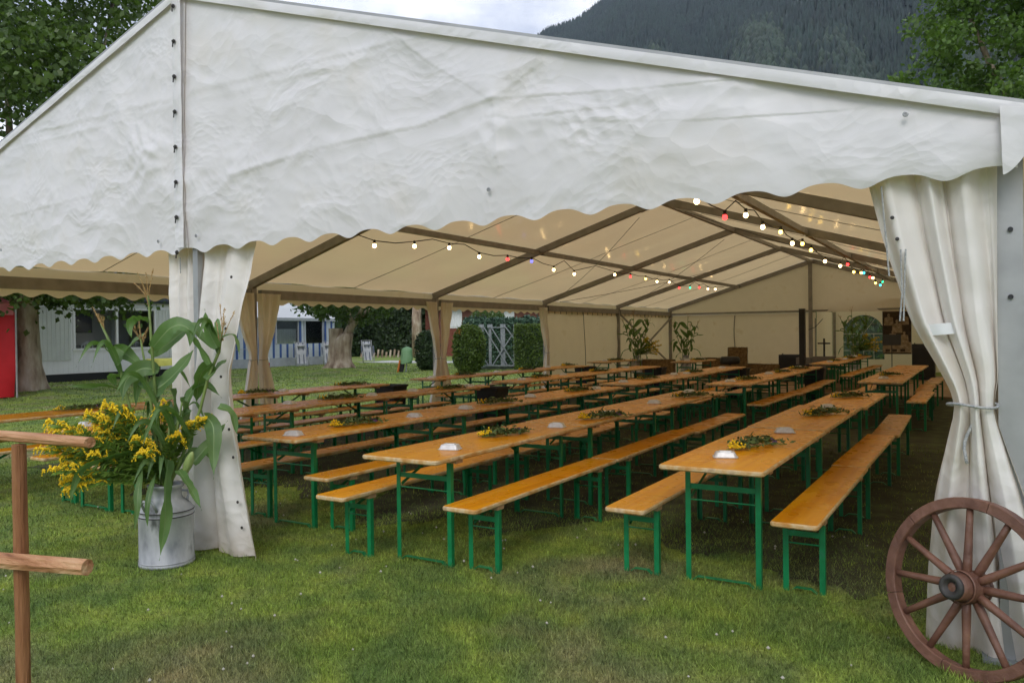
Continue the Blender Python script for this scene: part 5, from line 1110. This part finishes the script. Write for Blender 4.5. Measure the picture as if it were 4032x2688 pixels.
hedge('spruce_hedge', 'bluish clipped spruce hedge behind the galvanised steel frames', (-19.4, 35.0), (7.6, 1.6, 2.30), R(33), 20000, .13, 'spruce', 34)
hedge('clipped_shrub', 'egg-shaped green shrub with an orange patch beside steel frames', (-18.85, 27.7), (1.22, 1.22, 1.98), 0, 9000, .085, 'thuja_y', 35, 'clipped garden shrubs', 'shrub', 'egg')
hedge('clipped_shrub', 'narrow dark shrub behind the tied curtain of the second post', (-22.0, 28.9), (.95, .95, 1.75), 0, 5000, .085, 'thuja', 36, 'clipped garden shrubs', 'shrub', 'egg')
hedge('boxwood_hedge', 'bright yellow green square shrub beside the third side post', (-17.2, 30.3), (1.5, 1.3, 1.98), R(30), 10000, .075, 'thuja_y', 37, 'clipped garden shrubs', 'shrub')
hedge('rose_bush', 'loose leafy bush behind the blue ball', (-23.6, 36.5), (2.2, 2.0, 3.0), 0, 5000, .12, 'leaf', 38, None, 'shrub', 'egg')
hedge('laurel_hedge', 'green hedge outside the arched window', (-4.0, 40), (14, 2, 4.5), 0, 9000, .2, 'leaf', 39)
ob = MB()
for k in range(40):
    p = Vector((-18.97 + g_.gauss(0, .08), 27.15 + g_.gauss(0, .06), 1.72 + g_.gauss(0, .06))); s = .03
    ob.add([p + Vector((g_.uniform(-s, s), g_.uniform(-s, s), g_.uniform(-s, s))) for _ in range(3)], [(0, 1, 2)])
sh = [o for o in bpy.data.objects if o.get('label', '').startswith('egg-shaped')][0]; ob.build('orange_sprig', 'orange', sh)

# ------------------------------------------------------------------ white mobile home
HX = -30.0; hm = thing('mobile_home', 'white ribbed mobile home with two-pane window and dark plinth', 'mobile home', (HX - 1.6, 18.4, 0))
H0, H1 = 13.4, 23.6; W0, W1, WZ0, WZ1 = 17.0, 20.5, 1.22, 2.82
wl = MB(); wl.box((HX, (H0 + W0) / 2, 1.72), (.08, W0 - H0, 2.84)); wl.box((HX, (W1 + H1) / 2, 1.72), (.08, H1 - W1, 2.84)); wl.box((HX, (W0 + W1) / 2, .76), (.08, W1 - W0, .92)); wl.box((HX, (W0 + W1) / 2, 2.98), (.08, W1 - W0, .32))
wo = wl.build('front_wall', 'whitewall', hm)
MB().box((HX - .02, (H0 + H1) / 2, .15), (.06, H1 - H0, .30)).build('plinth', 'black', hm)
MB().box((HX - 1.65, H0 + .04, 1.72), (3.2, .08, 2.84)).build('end_wall', 'whitewall', hm); MB().box((HX - 1.65, H1 - .04, 1.72), (3.2, .08, 2.84)).build('end_wall', 'whitewall', hm)
rw_ = MB(); rw_.box((HX - 3.2, (17.3 + H1) / 2, 1.72), (.08, H1 - 17.3 - .1, 2.84)); rw_.box((HX - 3.2, (H0 + 17.3) / 2, .7), (.08, 17.3 - H0 - .1, .8)); rw_.box((HX - 3.2, (H0 + 17.3) / 2, 3.0), (.08, 17.3 - H0 - .1, .28)); rw_.build('rear_wall', 'interior', hm); MB().box((HX - 1.6, (H0 + H1) / 2, .33), (3.1, H1 - H0 - .2, .06)).build('floor', 'interior', hm)  # rear wall opening is made up and unseen, to let light into the room
MB().box((HX - 1.55, (H0 + H1) / 2, 3.24), (3.7, H1 - H0 + .5, .14)).build('roof', 'bluegrey', hm); MB().box((HX + .14, (H0 + H1) / 2, 3.13), (.1, H1 - H0 + .5, .10)).build('gutter', 'bluegrey', hm)
rib = MB().box((0, 0, 0), (.012, .02, 1.98)).mesh('wall_rib', 'whitewall'); rib2 = MB().box((0, 0, 0), (.012, .014, .85)).mesh('wall_rib_low', 'whitewall')
MB().box((HX + .05, 15.45, 1.83), (.02, 2.9, 2.02)).build('upper_panel', 'panelgrey', hm); MB().box((HX + .05, 21.6, 1.83), (.02, 2.1, 2.02)).build('upper_panel', 'panelgrey', hm)
rg = MB().box((0, 0, 0), (.02, .025, 2.0)).mesh('panel_rib', 'panelgrey')
for y in list(np.arange(14.1, 16.9, .16)) + list(np.arange(20.65, 22.6, .16)): put('wall_rib', rg, hm, True, (HX + .068, y, 1.83))
for y in np.arange(15.0, 22.5, .2): put('wall_rib', rib2, hm, True, (HX + .045, y, .74))
wf = MB()
for y in (W0 + .03, (W0 + W1) / 2 + .02, W1 - .03): wf.box((HX + .03, y, (WZ0 + WZ1) / 2), (.09, .09, WZ1 - WZ0 - .1))
for z in (WZ0, WZ1): wf.box((HX + .03, (W0 + W1) / 2, z), (.1, W1 - W0 + .1, .09))
wfo = wf.build('window_frame', 'whitewall', hm)
MB().box((HX + .06, (W0 + W1) / 2, WZ1 + .10), (.06, W1 - W0 + .5, .10)).build('shutter_box', 'panelgrey', hm)
for y in ((W0 * 3 + W1) / 4, (W0 + 3 * W1) / 4): MB().box((HX + .0, y, (WZ0 + WZ1) / 2), (.008, 1.62, WZ1 - WZ0 - .1)).build('pane', 'glass', wfo)
for z, y0_, y1_, x0_, zh, mt in ((.36, 17.9, 20.9, -2.7, .95, 'cabinet'), (1.31, 17.9, 20.9, -2.7, .05, 'black'), (1.9, 18.3, 19.6, -3.1, .9, 'black')): MB().box((HX + x0_, (y0_ + y1_) / 2, z + zh / 2), (.55 if z < 1.5 else .05, y1_ - y0_, zh)).build('kitchen_unit', mt, hm)
MB().box((HX - 3.12, 20.9, 1.45), (.05, .8, 2.1)).build('inner_door', 'whitewall', hm)
for y in (18.6, 19.8): MB().box((HX - 2.40, y, .95), (.04, .9, .22)).build('drawer', 'whitewall', hm)
MB().box((HX - .9, 18.9, 1.22), (.9, 2.6, .03)).build('table', 'plasticwhite', hm)
for i, y in enumerate((17.3, 18.0, 20.1)):
    c_ = thing('plastic_chair', 'white plastic chair inside the mobile home, %s' % ('at the door side', 'at the table middle', 'at the far table end')[i], 'chair', (HX - .9, y, .36), 0, 'chairs inside the mobile home')
    MB().tube([(HX - .75, y - .24, 1.05), (HX - .75, y - .22, 1.40), (HX - .75, y, 1.52), (HX - .75, y + .22, 1.40), (HX - .75, y + .24, 1.05)], .03, 6).build('backrest', 'plasticwhite', c_, True)
    for dy in (-.1, 0, .1): MB().box((HX - .75, y + dy, 1.26), (.02, .035, .45)).build('slat', 'plasticwhite', c_)
    MB().box((HX - .95, y, .80), (.45, .48, .04)).build('seat', 'plasticwhite', c_)
    for dx in (-.2, .2):
        for dy in (-.2, .2): MB().box((HX - .95 + dx, y + dy, .59), (.04, .04, .44)).build('leg', 'plasticwhite', c_)
ct = thing('garden_table', 'garden table with a yellow cloth before the mobile home', 'table', (-28.4, 19.9, 0))
def cloth(u, v):
    x = -29.0 + 1.2 * u; y = 19.1 + 1.9 * v; e = min(u, 1 - u) * 1.2; f = min(v, 1 - v) * 1.9; dr = max(0, .12 - min(e, f)) * 2.2
    return (x, y, .80 - dr - .1 * max(0, .1 - e) * (1 + math.sin(v * 14)))
MB().grid(cloth, 14, 20).build('tablecloth', 'yellow', ct, True)
for dx in (-.35, .35):
    for dy in (-.7, .7): MB().box((-28.4 + dx, 20.05 + dy, .37), (.04, .04, .76)).build('leg', 'dark', ct)
# ------------------------------------------------------------------ red pop-up tent
rt = thing('red_tent', 'red fabric pop-up tent beside the thick tree trunk', 'tent', (-24.2, 9.3, 0))
A_, B_ = Vector((-22.65, 11.2, 0)), Vector((-23.4, 7.4, 0)); C_ = Vector((-26.3, 12.0, 0))
def rw(a, b): return lambda u, v: a.lerp(b, u) + Vector((.06 * math.sin(u * 19 + v * 3), .06 * math.sin(u * 17 + v * 2), .06 + 2.30 * v))
MB().grid(rw(A_, B_), 20, 12).build('wall', 'red', rt, True); MB().grid(rw(A_, C_), 20, 12).build('wall', 'red', rt, True); MB().grid(rw(C_, C_ + B_ - A_), 16, 8).build('wall', 'red', rt, True); MB().grid(rw(B_, C_ + B_ - A_), 16, 8).build('wall', 'red', rt, True)
ap = (A_ + B_ + C_ + C_ + B_ - A_) / 4 + Vector((0, 0, 3.5)); cn_ = [A_, B_, C_ + B_ - A_, C_]
for i in range(4):
    a, b = cn_[i] + Vector((0, 0, 2.62)), cn_[(i + 1) % 4] + Vector((0, 0, 2.62)); ce = ap - Vector((0, 0, 3.5)); 
    MB().grid(lambda u, v: (a.lerp(b, u)).lerp(ap, v) + Vector((0, 0, .18 * math.sin(v * 3.14))), 10, 8).build('roof', 'pinkred', rt, True)
    MB().grid(lambda u, v: a.lerp(b, u) * 1.0 + (a.lerp(b, u) - ap).normalized() * .03 + Vector((0, 0, -.32 * v)), 12, 3).build('valance', 'pinkred', rt, True)
for p in cn_: MB().tube([p + Vector((.07, .05, 0)), p + Vector((.07, .05, 2.6))], .025, 6).build('pole', 'alu', rt)
# ------------------------------------------------------------------ striped caravan awning
AX = -33.0; aw = thing('caravan_awning', 'blue and white striped caravan awning with two lace-curtained windows', 'awning', (AX - 1.5, 29.5, 0)); a0, a1 = 24.8, 34.3
WIN = ((29.8, 31.4), (31.85, 33.3)); y = a0; k = 0
MB().box((AX, (a0 + a1) / 2, .24), (.03, a1 - a0, .48)).build('skirt', 'awngrey', aw)
while y < a1 - .01:
    wd = .34 if k % 2 == 0 else .15; y1_ = min(a1, y + wd); mid = (y + y1_) / 2; inw = any(w0 - .02 < mid < w1 + .02 for w0, w1 in WIN)
    z1 = 1.24 if inw else 2.62
    MB().box((AX - .0 + (.006 if k % 2 else 0), mid, .48 + (z1 - .48) / 2), (.02, y1_ - y, z1 - .48)).build('stripe', 'awnwhite' if k % 2 == 0 else 'blue', aw); y = y1_; k += 1
for w0, w1 in WIN:
    fr_ = MB(); fr_.box((AX + .03, w0, 1.9), (.05, .06, 1.38)); fr_.box((AX + .03, w1, 1.9), (.05, .06, 1.38)); fr_.box((AX + .03, (w0 + w1) / 2, 2.56), (.05, w1 - w0, .1)); fw_ = fr_.build('window', 'awngrey', aw)
    MB().box((AX - .02, (w0 + w1) / 2, 1.88), (.006, w1 - w0, 1.3)).build('pane', 'glass', fw_)
    MB().grid(lambda u, v, w0=w0, w1=w1: (AX - .12 + .03 * math.sin(u * 60), w0 + (w1 - w0) * u, 1.20 + .86 * v), 60, 2).build('lace_curtain', 'lace', fw_, True)
MB().box((AX - 1.3, (a0 + a1) / 2, 1.3), (.05, a1 - a0, 2.4)).build('inner_wall', 'black', aw)
MB().grid(lambda u, v: (AX + .15 - 2.9 * v, a0 - .2 + (a1 - a0 + .3) * u, 2.66 + 1.05 * v + .03 * math.sin(u * 40) * math.sin(v * 3)), 40, 6).build('roof', 'roofwhite', aw, True)
MB().box((AX + .14, (a0 + a1) / 2, 2.60), (.03, a1 - a0 + .3, .16)).build('roof_trim', 'awngrey', aw)
MB().box((AX - 1.4, a1, 1.5), (2.7, .04, 2.3)).build('side_wall', 'awnwhite', aw); MB().tube([(AX + .12, 28.9, 1.0), (AX + .12, 27.0, 1.0)], .015, 6).build('rail', 'alu', aw)
# recliners leaning against the awning
def recliner(y, lab, rz):
    t = thing('folding_recliner', lab, 'recliner', (AX + .75, y, 0), rz, 'recliners leaning on the awning')
    fx = [(.30, -.32, .02), (-.18, -.30, 1.36), (-.18, .30, 1.36), (.30, .32, .02)]; f = MB().tube(fx + [fx[0]], .022, 7).build('frame', 'alu', t, True, False)
    MB().grid(lambda u, v: (.27 - .43 * v - .02 * math.sin(v * 9), -.25 + .5 * u, .14 + 1.16 * v), 6, 12).build('seat_cloth', 'textile', t, True, False)
    for u in (-.12, .12): MB().bar((.275, u, .15), (-.155, u, 1.30), .05, .012, (1, 0, .3)).build('stripe', 'bluegrey', t, world=False)
    for sy in (-1, 1):
        MB().tube([(.52, sy * .34, .02), (.18, sy * .36, .75), (.0, sy * .36, .95)], .016, 6).build('leg', 'alu', t, True, False); MB().box((.16, sy * .37, .78), (.08, .06, .5), Matrix.Rotation(R(-18), 3, 'Y')).build('armrest', 'bluegrey', t, world=False)
    MB().tube([(.05, -.2, 1.12), (.05, .2, 1.12)], .07, 8).build('headrest', 'textile', t, True, False)
for y, lab in ((30.9, 'grey striped recliner folded under the left lace window'), (33.0, 'grey recliner folded with its headrest beside the pollarded tree'), (36.3, 'grey recliner standing behind the pollarded tree')): recliner(y, lab, R(-35))
MB().box((-29.5, 37.5, .012), (6.5, 3.0, .02)).build('patio', 'patio'); tag(bpy.data.objects['patio'], kind='structure')
# ------------------------------------------------------------------ galvanised steel frames
sf = thing('steel_frames', 'galvanised steel tent frames with crossed struts stored upright', 'steel frames', (-19.3, 30.4, 0)); S0, S1 = Vector((-20.33, 29.71, 0)), Vector((-18.34, 30.98, 0))
def sp_(t, z, o=0): v = S0.lerp(S1, t); return (v.x + .4 * o, v.y - .6 * o, z)
for t, wd in ((.28, .28), (.45, .16), (.70, .26), (.93, .15), (1.0, .13)): p = sp_(t, 1.04); MB().box(p, (wd * .8, wd * .5, 2.06), Matrix.Rotation(R(32), 3, 'Z')).build('upright', 'steel', sf)
for t in (.02, .28, .45, .70, 1.0): p = sp_(t, 2.0, .1); MB().box(p, (.24, .1, .16), Matrix.Rotation(R(32), 3, 'Z')).build('bracket', 'steel', sf)
for t0, z0_, t1, z1_ in ((.33, 1.95, .80, .12), (.47, 1.95, .92, .2), (.98, 1.95, .45, .05), (.75, 1.95, .99, 1.2), (.2, 1.0, .44, .1), (.85, .1, 1.0, .5)): MB().bar(sp_(t0, z0_, .22), sp_(t1, z1_, .22), .07, .05).build('strut', 'steel', sf)
MB().bar(sp_(.05, 1.93, .15), sp_(.3, 1.93, .15), .04, .04).build('rail', 'steel', sf); MB().bar(sp_(.48, 1.93, .15), sp_(.7, 1.93, .15), .04, .04).build('rail', 'steel', sf)
for k in range(4): MB().bar(sp_(.2 + .05 * k, .05 + .05 * k, .3 + .1 * k), sp_(1.0, .06 + .04 * k, .3 + .12 * k), .12, .05).build('bar', 'steel', sf)
# ------------------------------------------------------------------ chalet behind the spruce hedge
ch = thing('timber_chalet', 'red brown timber chalet with white curtains behind the spruce hedge', 'chalet', (-33, 54.5, 0)); cr0 = Matrix.Rotation(R(31), 3, 'Z'); co = Vector((-31.8, 51.4, 0))
def cpt(x, y, z): return cr0 @ Vector((x, y, z)) + co
cw = MB().box(cpt(0, 3, 2.0), (12, 6, 4.0), cr0).build('wall', 'redwood', ch)
for x in (-3.9, -.05, 3.9):
    wd = 1.5 if x != -.05 else 1.9
    wn = MB().box(cpt(x, -.02, 2.9), (wd, .08, 1.5), cr0).build('window', 'plasticwhite', ch); MB().grid(lambda u, v, x=x, wd=wd: cpt(x - wd / 2 + .08 + (wd - .16) * u, -.09 + .015 * math.sin(u * 50), 2.25 + 1.35 * v), 40, 2).build('curtain', 'lace', wn, True)
    for s in (-1, 1):
        MB().box(cpt(x + s * (wd / 2 + .52), -.05, 2.9), (.95, .08, 1.5), cr0).build('shutter', 'shutter', wn)
tri = MB(); tri.add([cpt(-.35, -.13, 2.45), cpt(.35, -.13, 2.45), cpt(0, -.13, 3.55)], [(0, 1, 2)]); tri.build('window_ornament', 'black', ch)
for s in (-1, 1): MB().add([cpt(-7, s * 0 + 3 - s * 4, 3.9), cpt(7, 3 - s * 4, 3.9), cpt(7, 3, 6.2), cpt(-7, 3, 6.2), cpt(-7, 3 - s * 4, 4.05), cpt(7, 3 - s * 4, 4.05), cpt(7, 3, 6.35), cpt(-7, 3, 6.35)], [(3, 2, 1, 0), (4, 5, 6, 7), (0, 1, 5, 4), (1, 2, 6, 5), (2, 3, 7, 6), (3, 0, 4, 7)]).build('roof', 'cabinet', ch)
MB().tube([cpt(-6.4, -2.2, 0), cpt(-6.4, -2.2, 3.0), cpt(-6.3, -2.2, 5)], [.4, .36, .3], 10).build('tree_stump', 'bark', None, True); tag(bpy.data.objects['tree_stump'], 'bare brown trunk standing in front of the chalet', 'tree')
# ------------------------------------------------------------------ small garden things
gb = thing('covered_stake', 'pale green plastic bag over a tilted garden stake on the lawn', 'garden cover', (-21.7, 26.85, 0))
def bagf(u, v):
    a = u * 6.283; r_ = (.25 - .08 * v ** 3 + .03 * noise.noise(Vector((math.cos(a) * 2, math.sin(a) * 2, v * 3)))) * (1 if v < .9 else (1 - v) * 8 + .2); z = .42 + .70 * v + (.05 * math.cos(a * 2) * (1 - v)); return (-21.64 + r_ * math.cos(a) * 1.05 + .05 * v, 26.9 + r_ * math.sin(a), z)
MB().grid(bagf, 18, 10).build('bag', 'greenbag', gb, True); MB().box((-21.78, 26.78, .26), (.20, .06, .56), Matrix.Rotation(R(14), 3, 'Y')).build('board', 'dark', gb); MB().box((-21.9, 26.70, .26), (.07, .05, .56), Matrix.Rotation(R(14), 3, 'Y')).build('orange_board', 'orange', gb); MB().tube([(-21.64, 26.86, 0), (-21.6, 26.9, .6)], .025, 6).build('stake', 'steel', gb)
bl_ = thing('garden_ball', 'glossy blue garden ball on the lawn beside the egg-shaped shrub', 'ball', (-23.2, 33.0, 0)); MB().lathe([(.004, .0), (.10, .02), (.19, .09), (.25, .22), (.25, .28), (.20, .40), (.11, .48), (.004, .5)], 20, (-23.2, 33.0, .02)).build('shell', 'ballblue', bl_, True); MB().lathe([(.08, 0), (.08, .05)], 12, (-23.2, 33.0, 0)).build('foot', 'steel', bl_)
gn = thing('garden_figure', 'small white garden ornament on the lawn near the blue ball', 'ornament', (-24.9, 33.4, 0)); MB().lathe([(.16, 0), (.20, .12), (.14, .26), (.09, .32), (.12, .40), (.10, .48), (.02, .54)], 14, (-24.9, 33.4, 0)).build('body', 'plasticwhite', gn, True); MB().lathe([(.12, 0), (.15, .1), (.06, .2)], 12, (-24.62, 33.45, 0)).build('wing', 'plasticwhite', gn, True)
rd_ = thing('gas_bottle', 'red and white canister behind the tied side curtain', 'canister', (-30.6, 27.0, 0)); MB().lathe([(.15, 0), (.16, .04), (.16, .30), (.15, .34)], 16, (-30.6, 27.0, 0)).build('base', 'red', rd_, True); MB().lathe([(.15, .34), (.16, .36), (.15, .58), (.08, .66), (.05, .74)], 16, (-30.6, 27.0, 0)).build('top', 'plasticwhite', rd_, True)
wl_ = thing('stacked_logs', 'low pile of pale split logs at the foot of the dark hedge', 'wood pile', (-38.5, 46.0, 0))
for k in range(16): MB().tube([(-40.2 + k * .24, 44.6 + k * .19, 0), (-40.15 + k * .24, 44.65 + k * .19, .35 + .3 * g_.random())], .08, 7).build('split_log', 'bark', wl_)

# ------------------------------------------------------------------ haze between here and the mountain
hz, n_, l_, b_ = nm('pale_air')
for x in list(n_):
    if x.type != 'OUTPUT_MATERIAL': n_.remove(x)
pv = n_.new('ShaderNodeVolumePrincipled'); pv.inputs['Color'].default_value = (.66, .80, 1, 1); pv.inputs['Density'].default_value = .000085; pv.inputs['Anisotropy'].default_value = .2
l_.new(pv.outputs[0], [x for x in n_ if x.type == 'OUTPUT_MATERIAL'][0].inputs['Volume'])
M['air'] = hz
hb = MB().box((0, 400, 598), (7400, 8600, 1200)).build('haze', 'air'); tag(hb, 'pale blue mountain haze in the air', 'haze', kind='stuff')
